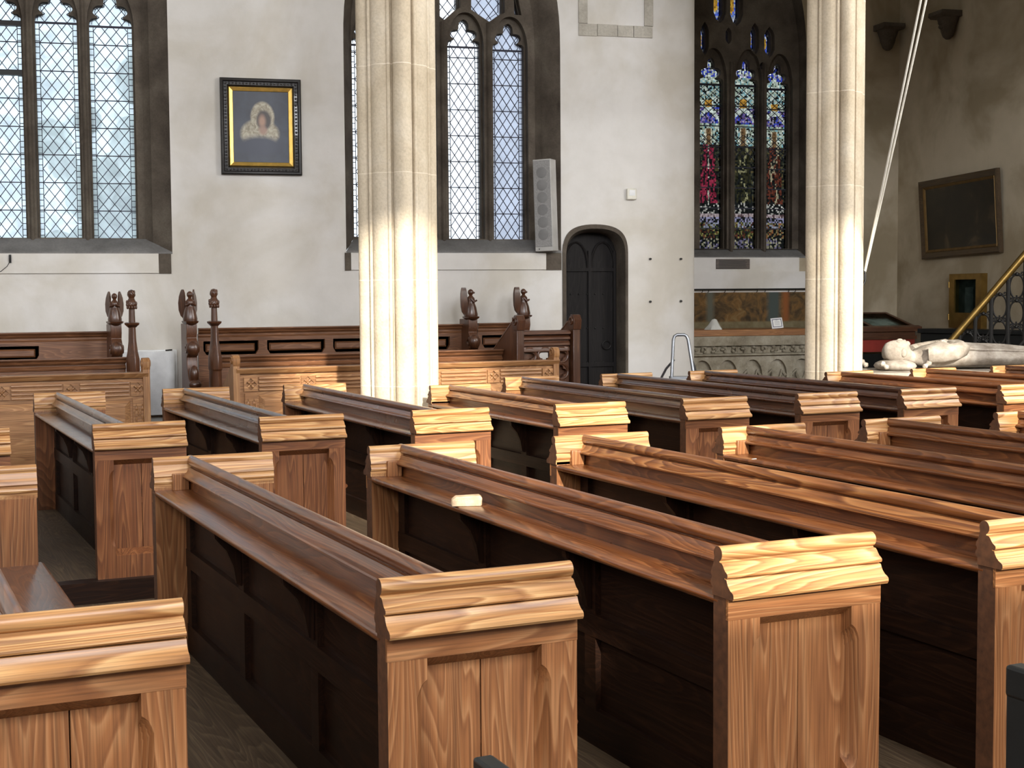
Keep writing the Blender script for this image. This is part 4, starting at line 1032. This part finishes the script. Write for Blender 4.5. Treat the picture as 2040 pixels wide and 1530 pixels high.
# tapestry
a, z1 = g(1384, 583, LY-.05); c, z0 = g(1612, 655, LY-.05)
tp = gthing('tapestry', 'worn brown and rust tapestry with a grey green band hanging under the rail', 'tapestry', a, LY-.04, z0)
tm, nt, b = mk('worn tapestry')
tc = nt.nodes.new('ShaderNodeTexCoord')
n1 = noise(nt, tc.outputs['Object'], 7, 6, 1.2); r1 = ramp(nt, [(.30, (.035, .022, .010)), (.46, (.085, .052, .020)), (.60, (.16, .085, .025)), (.75, (.20, .15, .07))]); nt.links.new(n1, r1.inputs[0])
sx = nt.nodes.new('ShaderNodeSeparateXYZ'); nt.links.new(tc.outputs['Object'], sx.inputs[0])
def band(sock, lo, hi, s=.03):
    p = nt.nodes.new('ShaderNodeMapRange'); p.inputs['From Min'].default_value = lo-s; p.inputs['From Max'].default_value = lo+s; nt.links.new(sock, p.inputs['Value'])
    q = nt.nodes.new('ShaderNodeMapRange'); q.inputs['From Min'].default_value = hi+s; q.inputs['From Max'].default_value = hi-s; nt.links.new(sock, q.inputs['Value'])
    m = nt.nodes.new('ShaderNodeMath'); m.operation = 'MULTIPLY'; nt.links.new(p.outputs[0], m.inputs[0]); nt.links.new(q.outputs[0], m.inputs[1]); return m.outputs[0]
X = lambda px: g(px, 620, LY-.05)[0]-a
c1 = mixc(nt, band(sx.outputs['X'], X(1530), X(1553)), r1.outputs[0], (.055, .07, .062))
c1 = mixc(nt, band(sx.outputs['X'], X(1408), X(1422)), c1, (.10, .10, .075))
c1 = mixc(nt, band(sx.outputs['X'], X(1559), X(1572)), c1, (.22, .075, .02))
n3 = noise(nt, tc.outputs['Object'], 9, 3); r3 = ramp(nt, [(.3, (.13, .10, .05)), (.7, (.19, .16, .09))]); nt.links.new(n3, r3.inputs[0])
c1 = mixc(nt, band(sx.outputs['Z'], -.1, .115, .012), c1, r3.outputs[0])
nt.links.new(c1, b.inputs['Base Color']); b.inputs['Roughness'].default_value = .95
W_, H_ = c-a, z1-z0; loops = []
for i in range(61):
    x = W_*i/60; y = .010*math.sin(i*.9)+.008*math.sin(i*.37+1)
    loops.append([(x, y-.004, 0), (x, y*.6-.004, H_), (x, y*.6+.004, H_), (x, y+.004, 0)])
MB().loft(loops, caps=True).build('cloth', tm, tp)
# wooden shelf board and the tomb chest that carries it
TY = -.95
a, zt = g(1374, 658, TY); c, zb = g(1622, 667, TY)
ssh = gthing('shelf_board', 'orange brown wooden shelf board on top of the stone tomb chest', 'shelf', a, TY, zb)
bevel(MB().box(0, c-a, -.03, .77, 0, zt-zb).build('board', wood('orange pine board', 'x', (.22, .085, .022), (.36, .15, .04), (.46, .21, .07), rough=.45, figure=.3), ssh), .005)
tb = gthing('tomb_chest', 'grey carved stone tomb chest with arcade front under the stained glass', 'tomb', a, TY, 0)
L = c-a; hz = zb-.002
zz = lambda py: g(1500, py, TY)[1]
mb = MB(); mb.prism([(-.02, zz(688)), (-.03, hz-.05), (-.03, hz), (.8, hz), (.8, zz(688))], 'x', 0, L); mb.build('cornice', M['tomb'], tb)
mb = MB().box(0, L, .04, .8, zz(704), zz(688))
mb.build('frieze_ground', M['tomb'], tb)
mb = MB(); x = .03; i = 0
while x < L-.1:                                                       # carved leaf frieze
    for k in range(3): mb.ball((x+.045+.03*math.cos(k*2.1+i), .03, lerp(zz(704), zz(688), .5)+.03*math.sin(k*2.1+i)), .034, .035, .022, 9, 6, Matrix.Rotation(.8*k+i, 3, 'Y'))
    mb.tube([(x, .03, zz(689)), (x+.06, .01, zz(692)), (x+.075, .015, zz(699)), (x+.05, .02, zz(702))], .012, 6); x += .145; i += 1
tag(mb.build('carved_frieze', M['tomb'], tb), kind='stuff')
mb = MB().prism([(-.02, zz(709)), (-.045, zz(707)), (-.045, zz(705)), (0, zz(703)), (.8, zz(703)), (.8, zz(709))], 'x', 0, L); mb.build('string_course', M['tomb'], tb)
zA, zB = zz(709), .16; hols = []; n = max(3, round(L/.36))
for i in range(n):
    cx = L*(i+.5)/n; w2 = L/n*.39
    hols.append(arch(cx-w2, cx+w2, zB+.06, zA-.25, zA-.05, 9, 1.6))
MB().plate([(0, 0), (L, 0), (L, zA), (0, zA)], hols, 0, .06).build('arcade', M['tomb'], tb)
MB().box(0, L, .055, .8, 0, zA).build('chest', M['tomb'], tb)
for i in range(n):
    cx = L*(i+.5)/n; w2 = L/n*.39; mb = MB()
    for s in (-1, 1): mb.tube([(cx+s*w2*.95, .03, zA-.27), (cx+s*w2*.5, .025, zA-.20), (cx+s*w2*.45, .025, zA-.27), (cx+s*w2*.2, .03, zA-.33)], .02, 6)
    mb.lathe([(.07, 0), (.075, .03), (.05, .06), (.055, .2), (.03, .24)], (cx, .06, zB+.06), 10); mb.build('cusping', M['tomb'], tb)
# notice and white cloth on the shelf
x0, zn0 = g(1530, 657, TY+.25); x1, zn1 = g(1553, 640, TY+.25); zs_ = zt+.002
nn = gthing('framed_notice', 'small white framed notice propped on the wooden shelf', 'notice', x0, TY+.12, zs_)
nn.rotation_euler = (math.radians(-14), math.radians(-4), WA)
w2, h2 = x1-x0, zn1-zn0+.03
bevel(MB().box(0, w2, 0, .012, 0, h2).build('frame', M['white'], nn), .003)
MB().plate([(.018, .018), (w2-.018, .018), (w2-.018, h2-.018), (.018, h2-.018)], [[(.026, .026), (w2-.026, .026), (w2-.026, h2-.026), (.026, h2-.026)]], -.0015, 0).build('border', M['ink'], nn)
MB().box(.027, w2-.027, -.001, 0, .027, h2-.027).build('sheet', M['paper'], nn)
mb = MB()
for i in range(4): mb.box(.05+.02*(i == 3), w2-.05-.02*(i == 3), -.0022, -.0008, .05+i*.02, .055+i*.02)
mb.build('lettering', plain('grey ink', (.3, .3, .33), .7), nn)
x, z = g(1419, 652, TY+.2)
cl = MB().lathe([(.11, 0), (.10, .02), (.075, .055), (.05, .10), (.03, .135), (.005, .145)], n=20, sx=1.1, sy=.8)
for k in range(len(cl.v)):
    X_, Y_, Z_ = cl.v[k]; an = math.atan2(Y_, X_); q = 1+.16*math.sin(5*an)*(1-Z_/.15); cl.v[k] = (X_*q+.012*Z_*3, Y_*q, Z_)
tag(cl.build('folded_cloth', plain('off white linen', (.56, .56, .52), .9), None, GF.w(x, TY+.14, zt+.001), WA), 'peaked off-white cloth at the left end of the wooden shelf', 'cloth')

# ------------------------------------------------------------------ right hand side
# glazed display case against the side wall corner
DYo = -.75
xa_, ztop_ = g(1690, 624, -.25); xb_, zfr = g(1829, 650, -1.0)
dc = gthing('display_case', 'glass topped wooden display case behind the roped pillar', 'display case', g(1666, 640, -1.0)[0], -1.0, 0)
L = g(1826, 650, -1.0)[0]-g(1666, 640, -1.0)[0]; zf, zk = g(1780, 653, -1.0)[1], g(1780, 623, -.2)[1]
zl = g(1780, 676, -1.0)[1]
MB().prism([(0, zl), (0, zf-.03), (.8, zk-.03), (.8, zl)], 'x', .02, L-.02).build('body', M['oakdx'], dc)
mb = MB()
for xx in (.0, L*.44, L-.05): mb.prism([(-.03, zf-.03), (-.03, zf+.01), (.82, zk+.01), (.82, zk-.03)], 'x', xx, xx+.05)
mb.prism([(-.04, zf-.05), (-.04, zf+.012), (.05, zf+.03), (.05, zf-.05)], 'x', -.01, L+.06); mb.prism([(.76, zk-.05), (.76, zk+.0), (.83, zk+.012), (.83, zk-.05)], 'x', 0, L)
mb.build('lid_frame', M['oakdx'], dc)
MB().prism([(.0, zf+.0), (.0, zf+.004), (.8, zk+.004), (.8, zk)], 'x', .02, L-.02).build('lid_glass', M['glassy'], dc)
mb = MB().prism([(.10, zf-.02+.1*(zk-zf)/.8), (.10, zf-.016+.1*(zk-zf)/.8), (.5, zf-.012+.5*(zk-zf)/.8), (.5, zf-.02+.5*(zk-zf)/.8)], 'x', L*.52, L*.86); mb.build('open_book', M['paper'], dc)
MB().box(.0, L, -.01, .02, zl, zl+.05).build('lower_moulding', M['oakdx'], dc)
MB().box(.02, L-.02, .01, .78, zl-.17, zl-.002).build('red_lining', M['redcloth'], dc)
for xx in (.03, L-.10):
    for yy in (.03, .7): MB().box(xx, xx+.07, yy, yy+.07, 0, zl-.0).build('leg', M['oakdz'], dc)
MB().box(.06, L-.06, .04, .08, .10, zl-.2).build('lower_panel', M['blackwood'], dc)
# long black chest
cx0 = at_depth(1824, 700, 18.2); cx1 = at_depth(2120, 700, 16.6)
dv = (cx1-cx0); rzc = math.atan2(dv.y, dv.x); Lc = math.hypot(dv.x, dv.y); zc1 = at_depth(1900, 656, 17.8).z
bc = thing('black_chest', 'long black wooden chest top behind the stone effigy', 'chest', (cx0.x, cx0.y, 0), rzc)
bevel(MB().box(0, Lc, .1, .4, 0, zc1-.06).build('body', M['blackwood'], bc), .006)
bevel(MB().box(-.03, Lc+.03, .07, .43, zc1-.058, zc1).build('lid', M['blackwood'], bc), .008)
for i in range(6): MB().box(.12+i*Lc/6, i*Lc/6+Lc/6-.05, .088, .1, .15, zc1-.16).build('panel', M['blackwood'], bc)
# staircase balustrade with brass handrail
S0 = at_depth(1880, 697, 16.3); S1 = at_depth(2075, 468, 16.0)
hd = Vector((S1.x-S0.x, S1.y-S0.y, 0)); Lh = hd.length; rzs = math.atan2(hd.y, hd.x); rise = (S1.z-S0.z)/Lh
bal = thing('stair_balustrade', 'black scrolled iron stair balustrade with sloping brass handrail at the right edge', 'balustrade', (S0.x, S0.y, 0), rzs)
zr_ = lambda x: S0.z+rise*x
MB().tube([(-.05, 0, zr_(-.05)), (Lh, 0, zr_(Lh))], .042, 10).build('handrail', M['brass'], bal)
zbm = lambda x: zr_(x)-1.0
MB().tube([(.02, 0, zbm(.02)), (Lh, 0, zbm(Lh))], .03, 8).build('lower_string', M['iron'], bal)
def balx(px): 
    t = (px-1880)/(2075-1880); return Lh*t
prev = None
for px in (1912, 1944, 1976, 2010, 2044, 2072):
    x = balx(px); MB().tube([(x, 0, max(.0, zbm(x))), (x, 0, zr_(x)-.03)], .024, 8).build('baluster', M['iron'], bal)
for i, px in enumerate((1928, 1960, 1993, 2027, 2058)):
    x = balx(px); zt = zr_(x)-.06; mb = MB(); w2 = .065
    for k in range(4):
        zc = zt-.20-k*.30
        if zc < zbm(x)+.05: break
        # pair of opposed C scrolls joined by a collar, with small spirals
        for s in (-1, 1):
            mb.tube([(x+s*(.012+w2*math.sin(PI*j/10)), 0, zc+.13*math.cos(PI*j/10)) for j in range(11)], .011, 6)
            for e in (-1, 1):
                mb.tube([(x+s*(.055-.028*(1-j/12)*math.cos(j*.7)), 0, zc+e*(.15-.028*(1-j/12)*math.sin(j*.7))) for j in range(12)], .009, 6)
        mb.ball((x, 0, zc+.14), .024, n=8, m=5); mb.tube([(x, 0, zc-.16), (x, 0, zc-.10)], .011, 6)
    mb.build('scroll_panel', M['iron'], bal)
nst = 9
mb = MB()
for i in range(nst): mb.box(i*Lh/nst*1.0, Lh+.2, .06, .55, 0 if i == 0 else max(0, zbm(i*Lh/nst)-.17), max(.02, zbm(i*Lh/nst)))
mb.build('steps', M['blackwood'], bal)
# stone effigy on its tomb
h0 = at_depth(1787, 700, 14.3)
ef = thing('stone_effigy', 'pale worn stone effigy of a person lying on a tomb, head on cushion', 'effigy', (h0.x, h0.y, 0), WA-.06)
zt0 = h0.z-.19
def skin(name, pts, edges, radii, mat, parent, root=0, sub=2, loc=None):
    me = D.meshes.new(name); me.from_pydata(pts, edges, []); o = D.objects.new(name, me); COL.objects.link(o)
    m = o.modifiers.new('skin', 'SKIN'); 
    for v, r_ in zip(me.skin_vertices[0].data if me.skin_vertices else [], radii): v.radius = r_
    if not me.skin_vertices: pass
    m2 = o.modifiers.new('sub', 'SUBSURF'); m2.levels = sub; m2.render_levels = sub
    me.materials.append(mat); o.parent = parent
    if loc: o.location = loc
    return o
Zs = zt0
# body: one continuous surface, cross-sections along the figure (x from head to feet)
def section(x, cy_, cz, ry, rz_, n=28, flat=.0, fold=0.0, ph=0.0):
    l = []
    for k in range(n):
        a_ = 2*PI*k/n; q = 1+fold*math.sin(7*a_+ph)*(1 if math.sin(a_) > -.3 else .2); y = ry*math.cos(a_)*q; z = rz_*math.sin(a_)*q
        if z < -rz_*.75: z = -rz_*.75
        l.append((x, cy_+y, cz+z))
    return l
secs = [section(-.145, 0, .175, .015, .015), section(-.138, 0, .175, .06, .065), section(-.11, 0, .178, .095, .10), section(-.06, 0, .18, .115, .118), section(0, 0, .185, .118, .122), section(.05, 0, .185, .11, .125), section(.085, 0, .182, .095, .118),
        section(.108, 0, .165, .085, .10), section(.13, 0, .14, .075, .075), section(.17, 0, .12, .085, .07), section(.20, 0, .115, .16, .085), section(.24, 0, .115, .225, .10, fold=.02), section(.32, 0, .125, .245, .125, fold=.03, ph=1),
        section(.45, 0, .14, .235, .145, fold=.035, ph=2), section(.58, 0, .14, .215, .14, fold=.035, ph=3), section(.72, 0, .13, .215, .125, fold=.05, ph=3.4), section(.90, 0, .13, .225, .12, fold=.05, ph=3.7), section(1.10, 0, .125, .21, .115, fold=.055, ph=4),
        section(1.30, 0, .115, .19, .105, fold=.055, ph=4.2), section(1.48, 0, .11, .17, .10, fold=.05, ph=4.3), section(1.55, 0, .12, .15, .12, fold=.03), section(1.62, 0, .14, .12, .125), section(1.66, 0, .15, .07, .07), section(1.665, 0, .15, .02, .02)]
mb = MB().loft(secs, caps=True)
mb.ball((.03, 0, .300), .035, .020, .020, 10, 7); mb.ball((.075, 0, .295), .016, .035, .014, 10, 6); mb.ball((.11, 0, .265), .03, .04, .03, 10, 6)   # worn nose, lips, chin
for s in (-1, 1): mb.ball((-.01, s*.045, .29), .022, .028, .012, 10, 6); mb.ball((.02, s*.112, .18), .035, .016, .045, 10, 6)
body = mb.build('body', M['marble'], ef, (0, 0, Zs), angle=80)
for s in (-1, 1):                                                      # sleeves folded to the breast
    mb = MB(); pts = [(.25, s*.20, .16), (.36, s*.27, .17), (.50, s*.27, .19), (.60, s*.20, .21), (.60, s*.09, .245), (.54, s*.035, .255)]; rad = [.085, .088, .085, .082, .060, .045]; loops = []
    P_ = [Vector(p) for p in pts]
    for i, p in enumerate(P_):
        t = (P_[min(i+1, 5)]-P_[max(i-1, 0)]).normalized(); u = t.cross(Vector((0, 0, 1))).normalized(); w = t.cross(u)
        loops.append([p+u*rad[i]*math.cos(2*PI*k/14)*(1+.08*math.sin(4*k))+w*rad[i]*math.sin(2*PI*k/14)*(1+.08*math.sin(3*k)) for k in range(14)])
    mb.loft(loops, caps=True); mb.build('sleeve', M['marble'], body, angle=80)
    hmb = MB(); hmb.ball((.51, s*.03, .27), .05, .035, .018, 12, 7)
    for f_ in range(4): hmb.tube([(.49-.003*f_, s*(.048-.014*f_), .276), (.46-.006*abs(f_-1), s*(.040-.014*f_), .283), (.435+.006*abs(f_-1), s*(.034-.013*f_), .278)], .0085, 7, .006)
    hmb.tube([(.53, s*.01, .28), (.505, s*-.006, .292), (.48, s*-.010, .290)], .010, 7, .007); hmb.build('hand', M['marble'], body, angle=80)
mb = MB()
for k in range(8): mb.tube([(.62+.0*k, -.18+.05*k, .22+.05*math.sin(k*.4)), (.85, -.19+.054*k, .20+.05*math.sin(k*.4)), (1.15, -.17+.048*k, .19+.05*math.sin(k*.4)), (1.46, -.13+.037*k, .17+.04*math.sin(k*.4))], .018, 7, .012)
mb.build('drapery', M['marble'], body, angle=80)
cu = MB(); cu.ball((-.02, 0, .055), .20, .26, .07, 20, 8); cu.build('cushion', M['marble'], ef, (0, 0, Zs-.01), angle=80)
for sx, sy in ((-1, -1), (-1, 1), (1, -1), (1, 1)): MB().lathe([(.012, 0), (.03, .02), (.018, .05), (.032, .075), (.02, .10)], (0, 0, 0), 10).xf(Matrix.Translation((-.02+sx*.19, sy*.23, .05)) @ Matrix.Rotation(sx*.9, 4, 'Y')).build('tassel', M['marble'], ef, (0, 0, Zs-.02))
mb = MB().box(-.42, 1.85, -.42, .42, .0, Zs-.09); mb.build('tomb_base', M['tomb'], ef)
MB().prism([(-.42, Zs-.09), (-.48, Zs-.05), (-.48, Zs), (.48, Zs), (.48, Zs-.05), (.42, Zs-.09)], 'x', -.50, 1.92).build('slab', M['marble'], ef)
bd = MB(); bd.ball((1.80, 0, .10), .10, .16, .11, 14, 8); bd.ball((1.84, -.10, .20), .06, .06, .06, 10, 7); bd.build('foot_beast', M['marble'], ef, (0, 0, Zs), angle=80)
# big dark painting on the side wall
e = lambda px, py, off=-.03: EF.px(px, py, off)
(xa_, za_), (xb_, zb_) = e(1841, 360), e(1996, 508); zt_ = (e(1841, 360)[1]+e(1995, 343)[1])/2; zb_ = (e(1848, 518)[1]+e(1997, 507)[1])/2
bp_ = thing('dark_painting', 'large dark old painting in a brown frame on the side wall', 'painting', EF.w(xa_, -.005, zb_), EF.rz)
W_, H_ = xb_-xa_, zt_-zb_
bp_.rotation_euler = (math.radians(3), math.radians(-1.2), EF.rz)
def frame_loft(a_list): return [[(x, y, z) for x, z in ((a_, a_), (W_-a_, a_), (W_-a_, H_-a_), (a_, H_-a_))] for a_, y in a_list]
MB().loft(frame_loft([(0, 0), (0, -.05), (.02, -.06), (.05, -.045), (.085, -.03)])).build('frame', wood('brown picture frame', 'x', (.045, .026, .012), (.075, .045, .02), (.11, .07, .03), rough=.45, figure=.2), bp_, angle=30)
MB().loft(frame_loft([(.085, -.03), (.09, -.038), (.115, -.022), (.125, -.01)])).build('gilt_slip', plain('tarnished gilt', (.16, .095, .03), .45, .6, .2, 12), bp_, angle=30)
dm, nt, b = mk('darkened oil painting')
tc = nt.nodes.new('ShaderNodeTexCoord'); n1 = noise(nt, tc.outputs['Object'], 2.6, 6, .8); r = ramp(nt, [(.42, (.010, .009, .007)), (.60, (.022, .017, .011)), (.74, (.085, .06, .034))]); nt.links.new(n1, r.inputs[0])
nt.links.new(r.outputs[0], b.inputs['Base Color']); b.inputs['Roughness'].default_value = .35
MB().box(.11, W_-.11, -.014, -.004, .11, H_-.11).build('canvas', dm, bp_)
# brass framed case below it
(xa_, za_), (xb_, zb_) = e(1899, 546), e(1962, 655)
bf = thing('wall_case', 'shallow brass framed wall case with dark glass below the dark painting', 'wall case', EF.w(xa_, -.002, zb_), EF.rz)
W_, H_ = xb_-xa_, za_-zb_; fw = W_*.17
MB().plate([(0, 0), (W_, 0), (W_, H_), (0, H_)], [[(fw, fw*1.6), (W_-fw, fw*1.6), (W_-fw, H_-fw*.6), (fw, H_-fw*.6)]], -.09, 0).build('frame', M['brass'], bf)
MB().box(fw-.01, W_-fw+.01, -.02, -.004, fw, H_-fw*.5).build('backing', plain('dark green backing', (.05, .06, .055), .6), bf)
MB().box(W_*.45, W_*.62, -.06, -.022, H_*.25, H_*.75).build('pale_object', plain('grey slate', (.16, .18, .18), .6), bf)
MB().box(fw-.008, W_-fw+.008, -.072, -.068, fw*1.5, H_-fw*.55).build('glass', M['glassy'], bf)
for z in (H_*.2, H_*.8): MB().tube([(-.004, -.09, z-.04), (-.004, -.09, z+.04)], .012, 8).build('hinge', M['brass'], bf)
# corbels
for px, py, fr, lab in ((1768, 50, 'g', 'dark carved stone corbel in the corner left of the ropes'), (1890, 24, 'e', 'dark carved stone corbel high on the side wall right of the ropes')):
    fr_ = GF if fr == 'g' else EF
    x, z = fr_.px(px, py, -.1); cb = thing('stone_corbel', lab, 'corbel', fr_.w(x, 0, z), fr_.rz, 'corbels')
    MB().prism([(0, 0), (-.30, 0), (-.31, -.05), (-.27, -.08), (0, -.08)], 'x', -.17, .17).build('abacus', M['dkstone'], cb)
    mb = MB().lathe([(.03, -.36), (.07, -.33), (.10, -.26), (.12, -.18), (.15, -.10), (.16, -.07)], (0, -.11, 0), 14, 1, .9); mb.ball((0, -.21, -.2), .04, .04, .035, 8, 6)
    mb.ball((-.05, -.2, -.14), .03, n=8, m=5); mb.ball((.05, -.2, -.14), .03, n=8, m=5); mb.build('carved_head', M['dkstone'], cb)
# ropes tied to the rear pillar
A = Vector((P2[0], P2[1], 0)); ra = on_y(1722, 541, P2[1]-.02); 
for px, lab, dx in ((1832, 'white rope rising from the rear pillar, left one of the two', 0), (1842, 'white rope rising from the rear pillar, right one of the two', .03)):
    tp_ = at_depth(px, -6, 11.6); d_ = (tp_-ra); end = ra+d_*1.9
    pts = [ra+Vector((dx*.35, 0, 0))+(end-ra)*(i/24)+Vector((0, 0, -.05*math.sin(PI*i/24)*(1 if dx else 1.6))) for i in range(25)]
    o = MB().tube(pts, .0095, 8).build('rope', M['rope'], None); tag(o, lab, 'rope', 'ropes on the rear pillar')
ck = thing('rope_cleat', 'small iron cleat holding the white ropes on the rear pillar', 'cleat', (ra.x-.015, ra.y, ra.z-.05), 0)
MB().tube([(0, 0, -.08), (.02, -.01, -.03), (.02, -.01, .03), (0, 0, .08)], .010, 8).build('horns', M['iron'], ck)
MB().box(-.03, .012, -.012, .012, -.03, .03).build('plate', M['iron'], ck)
# aluminium stepladder
s0 = at_depth(1341, 667, 14.6); s1 = at_depth(1371, 665, 14.6)
la = thing('stepladder', 'aluminium stepladder with a tall hoop standing beside the wall end', 'stepladder', (s0.x, s0.y, 0), -.35)
hw = (s1-s0).length; zt = s0.z
hoop = [(-.03-.10*.3, -.12, 0.05), (-.01, -.02, zt-.12), (.0, 0, zt-.04), (.03, 0, zt), (hw-.03, 0, zt), (hw, 0, zt-.04), (hw+.02, -.02, zt-.12), (hw+.16, -.14, .05)]
hoop = [(-.10, -.25, .0), (0, -.01, zt-.05), (.015, 0, zt-.015), (.04, 0, zt), (hw-.04, 0, zt), (hw-.015, 0, zt-.015), (hw, -.01, zt-.05), (hw+.13, -.25, .0)]
MB().tube(hoop, .017, 10).build('hoop_frame', M['alu'], la)
bk = [(-.20, .42, .0), (-.12, .22, zt*.55), (-.06, .06, zt*.70), (.01, .0, zt*.78)]
MB().tube(bk, .013, 8).build('rear_leg', M['alu'], la)
MB().tube([(hw+.04+.03-p[0]*.6-.02, p[1], p[2]) for p in bk][:3]+[(hw+.03, 0, zt*.80)], .013, 8).build('rear_leg', M['alu'], la)
for k, zz_ in enumerate((.25, .5, .72)):
    q = 1-zz_/zt; MB().box(-.10*q, hw+.13*q, -.25*q-.03, -.25*q+.12, zz_, zz_+.025).build('step', M['alu'], la)
# ------------------------------------------------------------------ rest of the church shell: arcade, south wall with windows and added openings, roof
SF = Frame(Vector((0, -4.2, 0)), 0.0)
SUN = Vector((.18, 1.0, -.42)).normalized()
def back(x, y, z):
    """where a sun ray that reaches (x, y, z) passes through the south wall"""
    t = (y-SF.o.y)/SUN.y; p = Vector((x, y, z))-SUN*t; return (p.x, p.z)
def sunwin(xl, xr, yref, zlow, zhigh):
    (a, z0), (c, _) = back(xl, *zlow), back(xr, *zlow); z1 = back(xl, *zhigh)[1]
    return [(a, z0), (c, z0), (c, z1), (a, z1)]
def win(x0y, x1y, lo, hi):
    xa_, xb_ = back(x0y[0], x0y[1], 1)[0], back(x1y[0], x1y[1], 1)[0]; za_, zb_ = back(0, *lo)[1], back(0, *hi)[1]
    return [(xa_, za_), (xb_, za_), (xb_, zb_), (xa_, zb_)]
SW1 = win((2.72, 8.2), (4.82, 8.2), (3.3, .70), (10.7, 2.25))
SW2 = win((7.66, 8.2), (9.65, 8.2), (6.37, .50), (10.7, 2.25))
SW3 = win((6.45, 8.2), (7.50, 8.2), (6.37, .50), (6.37, 1.10))  # small unseen opening added to put sun on one far pew end
structure('wall_south', MB().plate([(-9, -.12), (24, -.12), (24, 14), (-9, 14)], [SW1, SW2, SW3] + [[(x, 4.2), (x+2.4, 4.2), (x+2.4, 8.4), (x, 8.4)] for x in (-6, 11.2)], -.25, 0), M['plaster'], loc=SF.w(0, 0, 0))  # outer two openings added to carry fill lamps
structure('wall_west', MB().box(-9.3, -9, -4.5, 22, -.12, 14), M['plaster'])
structure('ceiling', MB().box(-9.3, 26, -4.5, 30, top, top+.2) if False else MB().box(-9.3, 26, -4.3, 26, 13.2, 13.4), M['plaster'])

# ------------------------------------------------------------------ outside: trees beyond the left window
tm_ = plain('tree leaves', (.44, .50, .42), .7, 0, .4, 3)
for i, (x, y, z, r) in enumerate(((-2.5, 27, 3.2, 2.2), (5.2, 31, 3.6, 2.4), (1.2, 24, .9, 1.3))):
    t = thing('outdoor_tree', ['blurred tree outside the left window, at its left', 'blurred tree outside the left window, at its right', 'blurred low bush outside the left window'][i], 'tree', (x, y, -.4), 0, 'trees outside the window')
    mb = MB(); rnd = random.Random(i+3)
    for k in range(42):
        v = Vector((rnd.gauss(0, .5), rnd.gauss(0, .4), rnd.gauss(0, .5))); mb.ball((v.x*r, v.y*r, z+v.z*r), r*rnd.uniform(.12, .3), n=7, m=5)
    mb.build('crown', tm_, t)
    MB().tube([(0, 0, 0), (.05, 0, z*.6), (0, 0, z)], .16, 8, .08).build('trunk', M['darkz'], t)
# ------------------------------------------------------------------ light
w = D.worlds.new('sky'); SC.world = w; w.use_nodes = True; nt = w.node_tree
bg = nt.nodes['Background']; bg.inputs['Color'].default_value = (.86, .93, 1.0, 1); bg.inputs['Strength'].default_value = 2.6
def lamp(name, kind, energy, loc, rot, col=(1, 1, 1), **k):
    l = D.lights.new(name, kind); l.energy = energy; l.color = col
    for a_, v in k.items(): setattr(l, a_, v)
    o = D.objects.new(name, l); COL.objects.link(o); o.location = loc
    o.rotation_euler = Vector(rot).to_track_quat('-Z', 'Y').to_euler(); return o
lamp('sun', 'SUN', 9.0, (0, -20, 20), SUN, (1.0, .93, .80), angle=math.radians(1.1))
# fill at the south openings, added west fill, and the side wall window
for x, w_ in ((-4.8, 2.4), (1.45, 2.0), (6.35, 2.0), (12.4, 2.4)): lamp('south_window_fill', 'AREA', 690, (x, -4.1, 6.6), (0.1, 1, -.38), (.96, .97, 1.0), shape='RECTANGLE', size=w_, size_y=4.2)
lamp('west_fill_light', 'AREA', 420, (-8.7, 6, 6.5), (1, .25, -.35), (.93, .96, 1.0), shape='RECTANGLE', size=4, size_y=5)  # added fill lamp; no window in the west wall
ew = EF.w(11.3, -.2, 5.2); lamp('east_window_light', 'AREA', 800, ew, EF.n*-1+Vector((0, 0, -.25)), (1.0, .97, .92), shape='RECTANGLE', size=4.5, size_y=5)
v = SC.view_settings; v.view_transform = 'Standard'; v.look = 'None'; v.exposure = 0.0; v.gamma = 1.0; v.use_curve_mapping = False
SC.cycles.use_denoising = True; SC.cycles.max_bounces = 8; SC.cycles.diffuse_bounces = 4; SC.cycles.glossy_bounces = 3; SC.cycles.transparent_max_bounces = 12
SC.cycles.caustics_reflective = False; SC.cycles.caustics_refractive = False; SC.cycles.sample_clamp_indirect = 6
